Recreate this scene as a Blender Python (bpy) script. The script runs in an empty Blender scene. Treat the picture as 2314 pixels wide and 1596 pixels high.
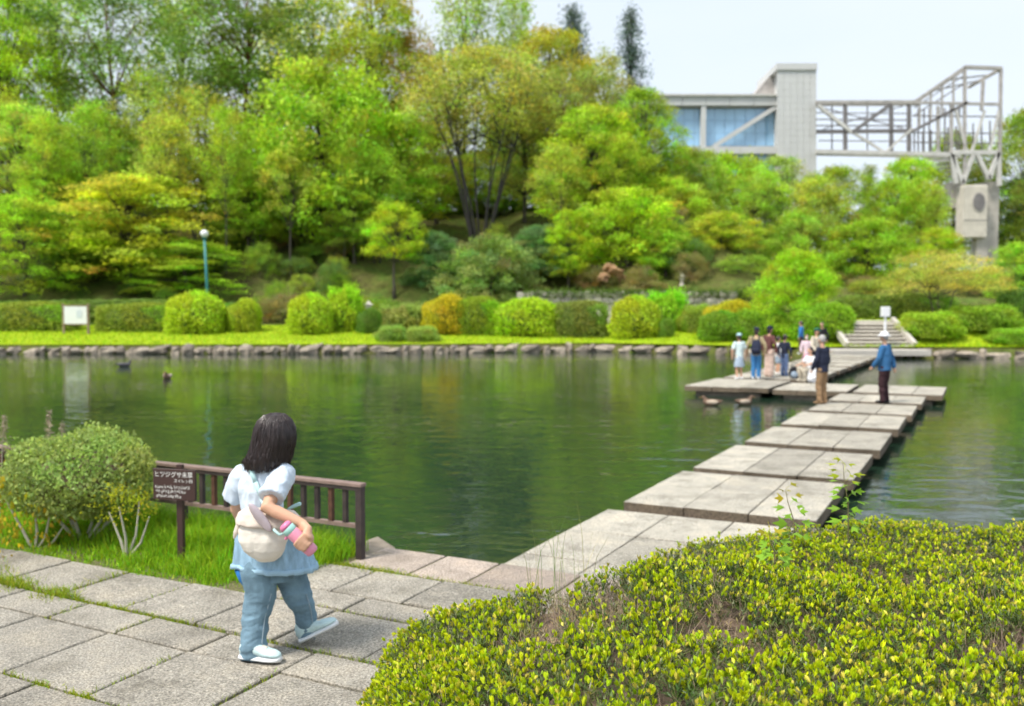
import bpy, math, random
import numpy as np
from mathutils import Vector, Matrix, noise as mnoise

R = math.radians
rng = np.random.default_rng(7)
random.seed(7)
scene = bpy.context.scene
COL = scene.collection

# ------------------------------------------------------------------ camera, sky, sun, exposure
CAMH = 1.76
PITCH = math.atan(93 / 2034)
cam_d = bpy.data.cameras.new('camera')
cam_d.sensor_width = 36.0
cam_d.lens = 36.0 * 2034 / 2314
cam_d.clip_start = 0.05
cam_d.clip_end = 3000
cam_d.dof.use_dof = True
cam_d.dof.focus_distance = 3.0
cam_d.dof.aperture_fstop = 2.7
cam = bpy.data.objects.new('camera', cam_d)
COL.objects.link(cam)
cam.location = (0, 0, CAMH)
cam.rotation_euler = (math.pi / 2 - PITCH, 0, 0)
scene.camera = cam

SUN_EL, SUN_AZ = R(58), R(-128)      # azimuth clockwise from +Y: behind the viewer, to the left
world = bpy.data.worlds.new('World')
scene.world = world
world.use_nodes = True
wt = world.node_tree
wt.nodes.clear()
w_out = wt.nodes.new('ShaderNodeOutputWorld')
w_bg = wt.nodes.new('ShaderNodeBackground')
w_sky = wt.nodes.new('ShaderNodeTexSky')
w_sky.sky_type = 'NISHITA'
w_sky.sun_disc = False
w_sky.sun_elevation = SUN_EL
w_sky.sun_rotation = SUN_AZ
w_sky.dust_density = 2.0
w_tc = wt.nodes.new('ShaderNodeTexCoord')
w_map = wt.nodes.new('ShaderNodeMapping')
w_map.inputs['Scale'].default_value = (1.0, 1.0, 3.0)
w_noise = wt.nodes.new('ShaderNodeTexNoise')
w_noise.inputs['Scale'].default_value = 1.6
w_noise.inputs['Detail'].default_value = 5
w_ramp = wt.nodes.new('ShaderNodeValToRGB')          # bright veil of thin cloud
w_ramp.color_ramp.elements[0].position = 0.3
w_ramp.color_ramp.elements[0].color = (0.74, 0.85, 0.97, 1)
w_ramp.color_ramp.elements[1].position = 0.7
w_ramp.color_ramp.elements[1].color = (0.84, 0.91, 1.0, 1)
w_scale = wt.nodes.new('ShaderNodeVectorMath')
w_scale.operation = 'SCALE'
w_scale.inputs['Scale'].default_value = 0.10
w_mix = wt.nodes.new('ShaderNodeMix')
w_mix.data_type = 'RGBA'
w_mix.inputs[0].default_value = 0.86
wl = wt.links.new
wl(w_tc.outputs['Generated'], w_map.inputs['Vector'])
wl(w_map.outputs['Vector'], w_noise.inputs['Vector'])
wl(w_noise.outputs['Fac'], w_ramp.inputs['Fac'])
wl(w_sky.outputs['Color'], w_scale.inputs[0])
wl(w_scale.outputs['Vector'], w_mix.inputs[6])
wl(w_ramp.outputs['Color'], w_mix.inputs[7])
wl(w_mix.outputs[2], w_bg.inputs['Color'])
w_bg.inputs['Strength'].default_value = 0.80
wl(w_bg.outputs['Background'], w_out.inputs['Surface'])

sun_d = bpy.data.lights.new('sun', 'SUN')
sun_d.energy = 3.0
sun_d.angle = R(14)
sun_d.color = (1.0, 0.95, 0.86)
sun = bpy.data.objects.new('sun', sun_d)
COL.objects.link(sun)
sdir = Vector((math.sin(SUN_AZ) * math.cos(SUN_EL), math.cos(SUN_AZ) * math.cos(SUN_EL), math.sin(SUN_EL)))
sun.rotation_euler = sdir.to_track_quat('Z', 'Y').to_euler()

scene.view_settings.view_transform = 'Standard'
scene.view_settings.look = 'None'
scene.view_settings.exposure = 0.6
scene.view_settings.gamma = 1.0
scene.view_settings.use_curve_mapping = False
scene.cycles.max_bounces = 5
scene.cycles.diffuse_bounces = 2
scene.cycles.glossy_bounces = 3
scene.cycles.transmission_bounces = 3
scene.cycles.transparent_max_bounces = 4
scene.cycles.use_denoising = True
scene.cycles.use_adaptive_sampling = True
scene.cycles.adaptive_threshold = 0.03
scene.cycles.sample_clamp_indirect = 6.0

# ------------------------------------------------------------------ where things stand
def ray(x, y):
    dx, dz = (x - 1157) / 2034, -(y - 798) / 2034
    return np.array([dx, math.cos(PITCH) + dz * math.sin(PITCH), -math.sin(PITCH) + dz * math.cos(PITCH)])
def onz(x, y, z):
    d = ray(x, y); t = (z - CAMH) / d[2]
    return np.array([d[0] * t, d[1] * t, z])
def ony(x, y, Y):
    d = ray(x, y); t = Y / d[1]
    return np.array([d[0] * t, Y, CAMH + d[2] * t])
TH = R(27.0)
UU = np.array([math.sin(TH), math.cos(TH)])
VV = np.array([math.cos(TH), -math.sin(TH)])
def uv(u, v, z=0.0):
    p = UU * u + VV * v
    return np.array([p[0], p[1], z])
def sm(x, a, b):
    t = np.clip((np.asarray(x, float) - a) / (b - a), 0, 1)
    return t * t * (3 - 2 * t)
WATER = -0.50
ZW = -0.25
def shore(x):
    return np.interp(x, [-400, -30, -8, 5, 11, 15.5, 20, 30, 400], [48, 48, 48.8, 51.0, 47.5, 44.6, 43.8, 43.4, 43])
def gz(x, Y):
    x = np.asarray(x, float); Y = np.asarray(Y, float)
    t = Y - shore(x)
    right = sm(x, 14.5, 17.0)
    lawn_l = -0.05 + 0.105 * np.clip(t, 0, 8) + 0.06 * np.clip(t - 8, 0, 5)
    lawn_r = np.minimum(0.02 + 0.36 * np.clip(t - 1.3, 0, 20), 1.2) + 0.05 * np.clip(t - 8, 0, 6)
    z = lawn_l * (1 - right) + lawn_r * right
    amp = 14.0 - 9.0 * sm(x, 12, 27) - 2.0 * sm(x, 40, 120) - 3 * sm(-x, 40, 120)
    z = z + amp * (1 - np.exp(-np.clip(t - 12.5, 0, 200) / 22.0))
    terrace = sm(x, -1.0, 1.2) * (1 - sm(x, 14.0, 18.0)) * sm(Y, 58.3, 59.2)
    z = z + 1.9 * terrace * np.exp(-np.clip(t - 10, 0, 100) / 25.0)
    z = np.where(t < 0, np.maximum(-1.4, z + t * 3.0), z)
    return z

# ------------------------------------------------------------------ materials
MATS = {}
def new_mat(name):
    m = bpy.data.materials.new(name); m.use_nodes = True
    nt = m.node_tree; b = nt.nodes['Principled BSDF']
    MATS[name] = m
    return m, nt, b
def N(nt, kind, **kw):
    n = nt.nodes.new(kind)
    for k, v in kw.items():
        if k.startswith('i_'):
            n.inputs[k[2:].replace('_', ' ')].default_value = v
        else:
            setattr(n, k, v)
    return n
def ramp(nt, stops):
    r = nt.nodes.new('ShaderNodeValToRGB'); e = r.color_ramp.elements
    while len(e) < len(stops): e.new(0.5)
    for k, (p, c) in enumerate(stops):
        e[k].position = p; e[k].color = (*c, 1) if len(c) == 3 else c
    return r
def plain(name, col, rough=0.6, var=0.15, scale=8.0, bump=0.0, bscale=40.0, metal=0.0, spec=0.4, stretch=None):
    """paint, cloth, stone: base colour with uneven tone and fine relief"""
    m, nt, b = new_mat(name)
    L = nt.links.new
    tc = N(nt, 'ShaderNodeTexCoord')
    src = tc.outputs['Object']
    if stretch:
        mp = N(nt, 'ShaderNodeMapping'); mp.inputs['Scale'].default_value = stretch
        L(src, mp.inputs['Vector']); src = mp.outputs['Vector']
    n1 = N(nt, 'ShaderNodeTexNoise', i_Scale=scale, i_Detail=6.0, i_Roughness=0.6)
    L(src, n1.inputs['Vector'])
    c = np.array(col)
    r = ramp(nt, [(0.25, tuple(np.clip(c * (1 - var), 0, 1))), (0.75, tuple(np.clip(c * (1 + var), 0, 1)))])
    L(n1.outputs['Fac'], r.inputs['Fac'])
    L(r.outputs['Color'], b.inputs['Base Color'])
    b.inputs['Roughness'].default_value = rough
    b.inputs['Metallic'].default_value = metal
    b.inputs['Specular IOR Level'].default_value = spec
    if bump:
        n2 = N(nt, 'ShaderNodeTexNoise', i_Scale=bscale, i_Detail=4.0)
        L(src, n2.inputs['Vector'])
        bp = N(nt, 'ShaderNodeBump', i_Strength=0.6, i_Distance=bump)
        L(n2.outputs['Fac'], bp.inputs['Height'])
        L(bp.outputs['Normal'], b.inputs['Normal'])
    return m
def leaf_mat(name, trans=0.38, rough=0.55, spec=0.3):
    """leaves: own colour per leaf (attribute col) times the plant's colour"""
    m, nt, b = new_mat(name)
    L = nt.links.new
    at = N(nt, 'ShaderNodeAttribute', attribute_name='col')
    oi = N(nt, 'ShaderNodeObjectInfo')
    mx = N(nt, 'ShaderNodeMix', data_type='RGBA', blend_type='MULTIPLY')
    mx.inputs[0].default_value = 1.0
    L(at.outputs['Color'], mx.inputs[6]); L(oi.outputs['Color'], mx.inputs[7])
    L(mx.outputs[2], b.inputs['Base Color'])
    b.inputs['Roughness'].default_value = rough
    b.inputs['Specular IOR Level'].default_value = spec
    tr = N(nt, 'ShaderNodeBsdfTranslucent')
    L(mx.outputs[2], tr.inputs['Color'])
    ms = N(nt, 'ShaderNodeMixShader'); ms.inputs[0].default_value = trans
    L(b.outputs[0], ms.inputs[1]); L(tr.outputs[0], ms.inputs[2])
    L(ms.outputs[0], nt.nodes['Material Output'].inputs['Surface'])
    return m
M_LEAF = leaf_mat('leaf', 0.55)
M_PINE = leaf_mat('pine_needle', 0.42)
M_NEEDLE = leaf_mat('needle', 0.22, 0.4, 0.4)
M_GRASS = leaf_mat('grass_blade', 0.4)
M_BARK = plain('bark_grey', (0.10, 0.085, 0.07), 0.9, 0.4, 6, 0.03, 18, stretch=(4, 4, 0.7))
M_BARKD = plain('bark_dark', (0.055, 0.05, 0.05), 0.9, 0.4, 6, 0.03, 18, stretch=(4, 4, 0.7))
M_BARKR = plain('bark_red_pine', (0.20, 0.09, 0.055), 0.9, 0.4, 6, 0.03, 18, stretch=(3, 3, 0.9))
M_BARKP = plain('bark_pale', (0.42, 0.40, 0.36), 0.85, 0.3, 6, 0.02, 18, stretch=(3, 3, 1.5))
M_INNER = plain('inner_leaf_green', (0.10, 0.15, 0.025), 0.9, 0.5, 6)  # plain leaf green for the body inside clipped bushes
M_TWIG = plain('twig', (0.17, 0.12, 0.085), 0.9, 0.4, 30)

def slab_mat(name, base, pebble=True):
    """exposed aggregate concrete: pebbles, stains, worn patches, tone per slab"""
    m, nt, b = new_mat(name)
    L = nt.links.new
    gp = N(nt, 'ShaderNodeNewGeometry')
    oi = N(nt, 'ShaderNodeObjectInfo')
    vo = N(nt, 'ShaderNodeTexVoronoi', i_Scale=110.0)
    L(gp.outputs['Position'], vo.inputs['Vector'])
    n1 = N(nt, 'ShaderNodeTexNoise', i_Scale=90.0, i_Detail=3.0)
    L(gp.outputs['Position'], n1.inputs['Vector'])
    n2 = N(nt, 'ShaderNodeTexNoise', i_Scale=2.6, i_Detail=7.0, i_Roughness=0.65)
    L(gp.outputs['Position'], n2.inputs['Vector'])
    c = np.array(base)
    r1 = ramp(nt, [(0.30, tuple(c * 0.42)), (0.47, tuple(c * 0.92)), (0.60, tuple(c * 1.2)), (0.74, tuple(np.minimum(c * 1.8, 0.8)))])
    L(n1.outputs['Fac'], r1.inputs['Fac'])
    r2 = ramp(nt, [(0.28, (0.55, 0.54, 0.50)), (0.5, (0.95, 0.95, 0.94)), (0.72, (1.2, 1.16, 1.08))])
    L(n2.outputs['Fac'], r2.inputs['Fac'])
    mx = N(nt, 'ShaderNodeMix', data_type='RGBA', blend_type='MULTIPLY'); mx.inputs[0].default_value = 1
    L(r1.outputs['Color'], mx.inputs[6]); L(r2.outputs['Color'], mx.inputs[7])
    mr = N(nt, 'ShaderNodeMapRange'); mr.inputs[3].default_value = 0.82; mr.inputs[4].default_value = 1.14
    L(oi.outputs['Random'], mr.inputs[0])
    sc = N(nt, 'ShaderNodeVectorMath', operation='SCALE')
    L(mx.outputs[2], sc.inputs[0]); L(mr.outputs[0], sc.inputs['Scale'])
    mx2 = N(nt, 'ShaderNodeMix', data_type='RGBA', blend_type='MULTIPLY'); mx2.inputs[0].default_value = 0.5
    vr = ramp(nt, [(0.0, (0.55, 0.5, 0.45)), (0.5, (1, 1, 1)), (1.0, (1.35, 1.3, 1.22))])
    sp = N(nt, 'ShaderNodeSeparateColor')
    L(vo.outputs['Color'], sp.inputs[0]); L(sp.outputs[0], vr.inputs['Fac'])
    L(sc.outputs['Vector'], mx2.inputs[6]); L(vr.outputs['Color'], mx2.inputs[7])
    L(mx2.outputs[2], b.inputs['Base Color'])
    b.inputs['Roughness'].default_value = 0.85
    b.inputs['Specular IOR Level'].default_value = 0.25
    bp = N(nt, 'ShaderNodeBump', i_Strength=0.75, i_Distance=0.004)
    L(vo.outputs['Distance'], bp.inputs['Height'])
    bp2 = N(nt, 'ShaderNodeBump', i_Strength=0.5, i_Distance=0.006)
    L(n1.outputs['Fac'], bp2.inputs['Height']); L(bp.outputs['Normal'], bp2.inputs['Normal'])
    L(bp2.outputs['Normal'], b.inputs['Normal'])
    return m
M_SLAB = slab_mat('aggregate_slab', (0.33, 0.305, 0.265))
M_SLAB_PINK = slab_mat('pink_slab', (0.40, 0.335, 0.29))
M_SLAB_WALK = slab_mat('walkway_slab', (0.44, 0.41, 0.355))

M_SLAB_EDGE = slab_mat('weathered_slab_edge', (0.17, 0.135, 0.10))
def ground_mat(name, a, b_, c_, scale=0.6, fine=6.0):
    m, nt, b = new_mat(name); L = nt.links.new
    gp = N(nt, 'ShaderNodeNewGeometry')
    n1 = N(nt, 'ShaderNodeTexNoise', i_Scale=scale, i_Detail=8.0, i_Roughness=0.7)
    n2 = N(nt, 'ShaderNodeTexNoise', i_Scale=fine, i_Detail=5.0, i_Roughness=0.7)
    L(gp.outputs['Position'], n1.inputs['Vector']); L(gp.outputs['Position'], n2.inputs['Vector'])
    r = ramp(nt, [(0.35, a), (0.5, b_), (0.66, c_)])
    L(n1.outputs['Fac'], r.inputs['Fac'])
    r2 = ramp(nt, [(0.3, (0.5, 0.5, 0.5)), (0.7, (1.3, 1.3, 1.3))])
    L(n2.outputs['Fac'], r2.inputs['Fac'])
    mx = N(nt, 'ShaderNodeMix', data_type='RGBA', blend_type='MULTIPLY'); mx.inputs[0].default_value = 1
    L(r.outputs['Color'], mx.inputs[6]); L(r2.outputs['Color'], mx.inputs[7])
    L(mx.outputs[2], b.inputs['Base Color'])
    b.inputs['Roughness'].default_value = 0.95; b.inputs['Specular IOR Level'].default_value = 0.1
    bp = N(nt, 'ShaderNodeBump', i_Strength=0.8, i_Distance=0.08)
    L(n2.outputs['Fac'], bp.inputs['Height']); L(bp.outputs['Normal'], b.inputs['Normal'])
    return m
M_HILL = ground_mat('leaf_litter', (0.10, 0.085, 0.04), (0.12, 0.13, 0.035), (0.10, 0.17, 0.03), 0.35, 3.0)
M_LAWN = ground_mat('lawn_turf', (0.30, 0.42, 0.02), (0.36, 0.50, 0.02), (0.42, 0.52, 0.03), 0.5, 9.0)
M_SOIL = ground_mat('mossy_soil', (0.30, 0.26, 0.18), (0.27, 0.25, 0.12), (0.26, 0.28, 0.08), 5.0, 40.0)
M_MUD = plain('pond_mud', (0.05, 0.06, 0.03), 0.9)

def stone_mat(name, col):
    m, nt, b = new_mat(name); L = nt.links.new
    gp = N(nt, 'ShaderNodeNewGeometry'); oi = N(nt, 'ShaderNodeObjectInfo')
    n1 = N(nt, 'ShaderNodeTexNoise', i_Scale=5.0, i_Detail=8.0, i_Roughness=0.7)
    L(gp.outputs['Position'], n1.inputs['Vector'])
    c = np.array(col)
    r = ramp(nt, [(0.3, tuple(c * 0.45)), (0.5, tuple(c)), (0.7, tuple(c * 1.3))])
    L(n1.outputs['Fac'], r.inputs['Fac'])
    mr = N(nt, 'ShaderNodeMapRange'); mr.inputs[3].default_value = 0.7; mr.inputs[4].default_value = 1.25
    L(oi.outputs['Random'], mr.inputs[0])
    sc = N(nt, 'ShaderNodeVectorMath', operation='SCALE')
    L(r.outputs['Color'], sc.inputs[0]); L(mr.outputs[0], sc.inputs['Scale'])
    L(sc.outputs['Vector'], b.inputs['Base Color'])
    b.inputs['Roughness'].default_value = 0.9
    bp = N(nt, 'ShaderNodeBump', i_Strength=0.8, i_Distance=0.04)
    L(n1.outputs['Fac'], bp.inputs['Height']); L(bp.outputs['Normal'], b.inputs['Normal'])
    return m
M_STONE = stone_mat('bank_stone', (0.33, 0.275, 0.215))
M_WALLSTONE = stone_mat('wall_stone', (0.42, 0.385, 0.34))
M_ROCK = stone_mat('ochre_rock', (0.36, 0.21, 0.11))

def water_mat():
    m, nt, b = new_mat('pond_water'); L = nt.links.new
    gp = N(nt, 'ShaderNodeNewGeometry')
    b.inputs['Base Color'].default_value = (0.016, 0.038, 0.022, 1)
    b.inputs['Roughness'].default_value = 0.035
    b.inputs['IOR'].default_value = 1.55
    mp = N(nt, 'ShaderNodeMapping'); mp.inputs['Scale'].default_value = (0.55, 1.0, 1.0)
    L(gp.outputs['Position'], mp.inputs['Vector'])
    n1 = N(nt, 'ShaderNodeTexNoise', i_Scale=2.4, i_Detail=2.0, i_Roughness=0.5, i_Distortion=0.6)
    n2 = N(nt, 'ShaderNodeTexNoise', i_Scale=9.0, i_Detail=2.0)
    n3 = N(nt, 'ShaderNodeTexNoise', i_Scale=0.10, i_Detail=2.0)
    for n in (n1, n2, n3): L(mp.outputs['Vector'], n.inputs['Vector'])
    ad = N(nt, 'ShaderNodeMath', operation='MULTIPLY_ADD'); ad.inputs[1].default_value = 0.22
    L(n2.outputs['Fac'], ad.inputs[0]); L(n1.outputs['Fac'], ad.inputs[2])
    mr = N(nt, 'ShaderNodeMapRange'); mr.inputs[1].default_value = 0.35; mr.inputs[2].default_value = 0.65
    mr.inputs[3].default_value = 0.25; mr.inputs[4].default_value = 1.0
    L(n3.outputs['Fac'], mr.inputs[0])
    bp = N(nt, 'ShaderNodeBump', i_Distance=0.03)
    L(mr.outputs[0], bp.inputs['Strength'])
    L(ad.outputs[0], bp.inputs['Height']); L(bp.outputs['Normal'], b.inputs['Normal'])
    return m
M_WATER = water_mat()

# ------------------------------------------------------------------ mesh helpers
def raw_mesh(name, V, F, mat=None, smooth=False, cols=None):
    me = bpy.data.meshes.new(name)
    V = np.asarray(V, np.float32)
    if isinstance(F, np.ndarray):
        k = F.shape[1]; n = len(F)
        me.vertices.add(len(V)); me.vertices.foreach_set('co', V.ravel())
        me.loops.add(n * k); me.loops.foreach_set('vertex_index', F.ravel().astype(np.int32))
        me.polygons.add(n)
        me.polygons.foreach_set('loop_start', np.arange(0, n * k, k, dtype=np.int32))
        me.polygons.foreach_set('loop_total', np.full(n, k, np.int32))
        me.update(calc_edges=True)
    else:
        me.from_pydata([tuple(map(float, v)) for v in V], [], [tuple(f) for f in F])
        me.update()
    if cols is not None:
        a = me.color_attributes.new('col', 'FLOAT_COLOR', 'POINT')
        c4 = np.ones((len(V), 4), np.float32); c4[:, :3] = cols
        a.data.foreach_set('color', c4.ravel())
    if smooth:
        me.polygons.foreach_set('use_smooth', np.ones(len(me.polygons), bool))
    if mat: me.materials.append(mat)
    return me
def put(name, me, parent=None, loc=(0, 0, 0), rot=(0, 0, 0), scale=(1, 1, 1), color=None):
    o = bpy.data.objects.new(name, me)
    COL.objects.link(o)
    o.location = loc; o.rotation_euler = rot; o.scale = scale
    if parent: o.parent = parent
    if color is not None: o.color = (*color, 1)
    return o
def tag(o, label=None, cat=None, group=None, kind=None):
    if label: o['label'] = label
    if cat: o['category'] = cat
    if group: o['group'] = group
    if kind: o['kind'] = kind
    return o
def thing(name, label, cat, loc=(0, 0, 0), rz=0.0, group=None):
    e = bpy.data.objects.new(name, None)
    COL.objects.link(e); e.location = loc; e.rotation_euler = (0, 0, rz)
    e.empty_display_size = 0.2
    return tag(e, label, cat, group)
class MB:
    """collects pieces of one mesh"""
    def __init__(s): s.V = []; s.F = []
    def add(s, V, F):
        o = len(s.V); s.V.extend([tuple(v) for v in V]); s.F.extend([tuple(i + o for i in f) for f in F]); return s
    def box(s, c, h, axes=None, bev=0.0):
        c = np.array(c, float); ax = np.eye(3) if axes is None else np.array(axes, float)
        if bev <= 0:
            sg = [(-1,-1,-1),(1,-1,-1),(1,1,-1),(-1,1,-1),(-1,-1,1),(1,-1,1),(1,1,1),(-1,1,1)]
            V = [c + ax[0]*h[0]*a + ax[1]*h[1]*b + ax[2]*h[2]*d for a, b, d in sg]
            return s.add(V, [(0,3,2,1),(4,5,6,7),(0,1,5,4),(1,2,6,5),(2,3,7,6),(3,0,4,7)])
        V = []
        for zz, ins in ((-h[2], 0), (h[2]-bev, 0), (h[2], bev)):
            for a, b in ((-1,-1),(1,-1),(1,1),(-1,1)):
                V.append(c + ax[0]*a*(h[0]-ins) + ax[1]*b*(h[1]-ins) + ax[2]*zz)
        F = [(3,2,1,0),(8,9,10,11)]
        for k in range(2):
            for i in range(4):
                j = (i+1) % 4; F.append((4*k+i, 4*k+j, 4*k+4+j, 4*k+4+i))
        return s.add(V, F)
    def bar(s, p, q, w, d=None, up=(0, 0, 1)):
        p = np.array(p, float); q = np.array(q, float); d = d or w
        t = q - p; L_ = np.linalg.norm(t); t = t / L_
        up = np.array(up, float)
        if abs(t @ up) > 0.98: up = np.array([1.0, 0, 0])
        a = np.cross(t, up); a /= np.linalg.norm(a); b = np.cross(a, t)
        return s.box((p + q) / 2, (L_ / 2, w / 2, d / 2), (t, a, b))
    def tube(s, P, rad, n=8, cap=True):
        P = np.array(P, float); rad = np.broadcast_to(np.array(rad, float), (len(P),))
        o = len(s.V); V = []; F = []
        ref = np.array([0.31, 0.95, 0.05])
        for k in range(len(P)):
            t = P[min(k+1, len(P)-1)] - P[max(k-1, 0)]; t = t / (np.linalg.norm(t) + 1e-9)
            a = np.cross(t, ref)
            if np.linalg.norm(a) < 0.1: a = np.cross(t, np.array([1.0, 0, 0]))
            a /= np.linalg.norm(a); b = np.cross(t, a)
            for i in range(n):
                an = 2 * math.pi * i / n
                V.append(P[k] + rad[k] * (math.cos(an) * a + math.sin(an) * b))
        for k in range(len(P) - 1):
            for i in range(n):
                j = (i + 1) % n
                F.append((k*n+i, k*n+j, (k+1)*n+j, (k+1)*n+i))
        if cap:
            F.append(tuple(range(n-1, -1, -1))); F.append(tuple((len(P)-1)*n+i for i in range(n)))
        return s.add(V, F)
    def rings(s, rings, n=16, cap=True, closed=True):
        """rings: (centre, a, b) - ellipse of half axes a, b"""
        V = []; F = []
        for c, a, b in rings:
            c, a, b = (np.array(q, float) for q in (c, a, b))
            for i in range(n):
                an = 2 * math.pi * i / n
                V.append(c + math.cos(an) * a + math.sin(an) * b)
        m = len(rings)
        for k in range(m - 1):
            for i in range(n):
                j = (i + 1) % n
                F.append((k*n+i, k*n+j, (k+1)*n+j, (k+1)*n+i))
        if cap:
            F.append(tuple(range(n-1, -1, -1))); F.append(tuple((m-1)*n+i for i in range(n)))
        return s.add(V, F)
    def ball(s, c, r, n=12, m=8, axes=None):
        r = (r, r, r) if np.isscalar(r) else r
        ax = np.eye(3) if axes is None else np.array(axes, float)
        c = np.array(c, float); V = [c - ax[2]*r[2]]; F = []
        for k in range(1, m):
            ph = -math.pi/2 + math.pi * k / m
            for i in range(n):
                an = 2*math.pi*i/n
                V.append(c + ax[0]*r[0]*math.cos(ph)*math.cos(an) + ax[1]*r[1]*math.cos(ph)*math.sin(an) + ax[2]*r[2]*math.sin(ph))
        V.append(c + ax[2]*r[2])
        for i in range(n): F.append((0, 1+(i+1) % n, 1+i))
        for k in range(m-2):
            for i in range(n):
                j = (i+1) % n
                F.append((1+k*n+i, 1+k*n+j, 1+(k+1)*n+j, 1+(k+1)*n+i))
        t = len(V)-1; b0 = 1+(m-2)*n
        for i in range(n): F.append((b0+i, b0+(i+1) % n, t))
        return s.add(V, F)
    def mesh(s, name, mat, smooth=False, cols=None): return raw_mesh(name, s.V, s.F, mat, smooth, cols)
    def build(s, name, mat, parent=None, smooth=False, **kw): return put(name, s.mesh(name, mat, smooth), parent, **kw)

def melt(mb, voxel, smooth=4):
    """fuse overlapping pieces into one continuous skin; returns a mesh"""
    me = raw_mesh('soft', mb.V, mb.F)
    o = bpy.data.objects.new('soft', me); COL.objects.link(o)
    r = o.modifiers.new('r', 'REMESH'); r.mode = 'VOXEL'; r.voxel_size = voxel; r.use_smooth_shade = True
    if smooth:
        s_ = o.modifiers.new('s', 'SMOOTH'); s_.iterations = smooth; s_.factor = 0.5
    dg = bpy.context.evaluated_depsgraph_get()
    out = bpy.data.meshes.new_from_object(o.evaluated_get(dg))
    bpy.data.objects.remove(o); bpy.data.meshes.remove(me)
    out.polygons.foreach_set('use_smooth', np.ones(len(out.polygons), bool))
    out.materials.clear()
    return out
def co_of(me):
    a = np.empty(len(me.vertices) * 3, np.float32); me.vertices.foreach_get('co', a); return a.reshape(-1, 3)
def no_of(me):
    a = np.empty(len(me.vertices) * 3, np.float32); me.vertices.foreach_get('normal', a); return a.reshape(-1, 3)
def set_co(me, a):
    me.vertices.foreach_set('co', np.asarray(a, np.float32).ravel()); me.update()

def unit(v):
    v = np.asarray(v, float); return v / (np.linalg.norm(v, axis=-1, keepdims=True) + 1e-9)
def leaves(P, size, g, updir=0.5, aspect=0.55, fold=0.15, tip=None):
    """diamond leaves at P; returns V (n*4,3), F (n,4)"""
    n = len(P)
    nm = g.normal(size=(n, 3)); nm[:, 2] = np.abs(nm[:, 2]) + updir; nm = unit(nm)
    d = g.normal(size=(n, 3)) if tip is None else tip + 0.35 * g.normal(size=(n, 3))
    d = unit(d - nm * np.sum(d * nm, 1, keepdims=True))
    s_ = np.cross(nm, d)
    L_ = (size * g.uniform(0.6, 1.35, n))[:, None]
    V = np.empty((n, 4, 3))
    V[:, 0] = P - d * L_ * 0.5
    V[:, 1] = P + s_ * L_ * aspect * 0.5 + nm * L_ * fold
    V[:, 2] = P + d * L_ * 0.5
    V[:, 3] = P - s_ * L_ * aspect * 0.5 + nm * L_ * fold
    return V.reshape(-1, 3), np.arange(n * 4, dtype=np.int32).reshape(-1, 4)

# ------------------------------------------------------------------ ground, water, pavement
def grid_sheet(name, xs, ys, zf, mat):
    X, Y = np.meshgrid(xs, ys)
    V = np.stack([X, Y, zf(X, Y)], -1).reshape(-1, 3)
    nx, ny = len(xs), len(ys)
    i = np.arange(nx * ny).reshape(ny, nx)
    F = np.stack([i[:-1, :-1], i[:-1, 1:], i[1:, 1:], i[1:, :-1]], -1).reshape(-1, 4)
    return raw_mesh(name, V, F, mat, True)
def rough_ground(x, y):
    z = gz(x, y)
    w = sm(y - shore(x), 12, 16)
    return z + w * (0.25 * np.sin(x * 0.9 + 1.3 * np.sin(y * 0.5)) + 0.2 * np.sin(y * 1.3 + x * 0.4)) - 0.02
xs = np.concatenate([np.linspace(-900, -70, 18)[:-1], np.linspace(-70, 70, 180), np.linspace(70, 900, 18)[1:]])
ys = np.concatenate([np.linspace(-200, 40, 12)[:-1], np.linspace(40, 66, 90)[:-1], np.linspace(66, 130, 60)[:-1], np.linspace(130, 1500, 16)])
ground = put('ground', grid_sheet('ground', xs, ys, rough_ground, M_HILL))
tag(ground, 'wooded slope covered in leaf litter rising behind the pond', kind='structure')
lxs = np.linspace(-60, 40, 160)
def lawn_sheet():
    V = []; tt = np.linspace(0.12, 9.4, 16)
    for t in tt:
        y = shore(lxs) + t
        V.append(np.stack([lxs, y, gz(lxs, y) + 0.035], -1))
    V = np.array(V).reshape(-1, 3); i = np.arange(len(V)).reshape(len(tt), len(lxs))
    F = np.stack([i[:-1, :-1], i[:-1, 1:], i[1:, 1:], i[1:, :-1]], -1).reshape(-1, 4)
    return raw_mesh('lawn', V, F, M_LAWN, True)
tag(put('lawn', lawn_sheet()), 'bright green strip of lawn along the far bank', kind='structure')
wm = MB(); wm.add([(-300, -20, WATER), (300, -20, WATER), (300, 54, WATER), (-300, 54, WATER)], [(0, 1, 2, 3)])
tag(wm.build('water', M_WATER), 'dark green pond water mirroring the trees', kind='structure')
# the near bank, raised ground with a straight edge to the pond
nb = MB()
outline = [uv(-60, -90), uv(5.53, -90), uv(5.53, -1.25), uv(7.6, -1.25), uv(7.6, 60), uv(-60, 60)]
top = [(p[0], p[1], -0.022) for p in outline]; bot = [(p[0], p[1], -1.5) for p in outline]
n_ = len(top)
nb.add(top + bot, [tuple(range(n_ - 1, -1, -1))] + [(i, (i + 1) % n_, n_ + (i + 1) % n_, n_ + i) for i in range(n_)])
tag(nb.build('near_bank', M_SOIL), 'mossy soil under the paving of the near bank', kind='structure')

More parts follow.
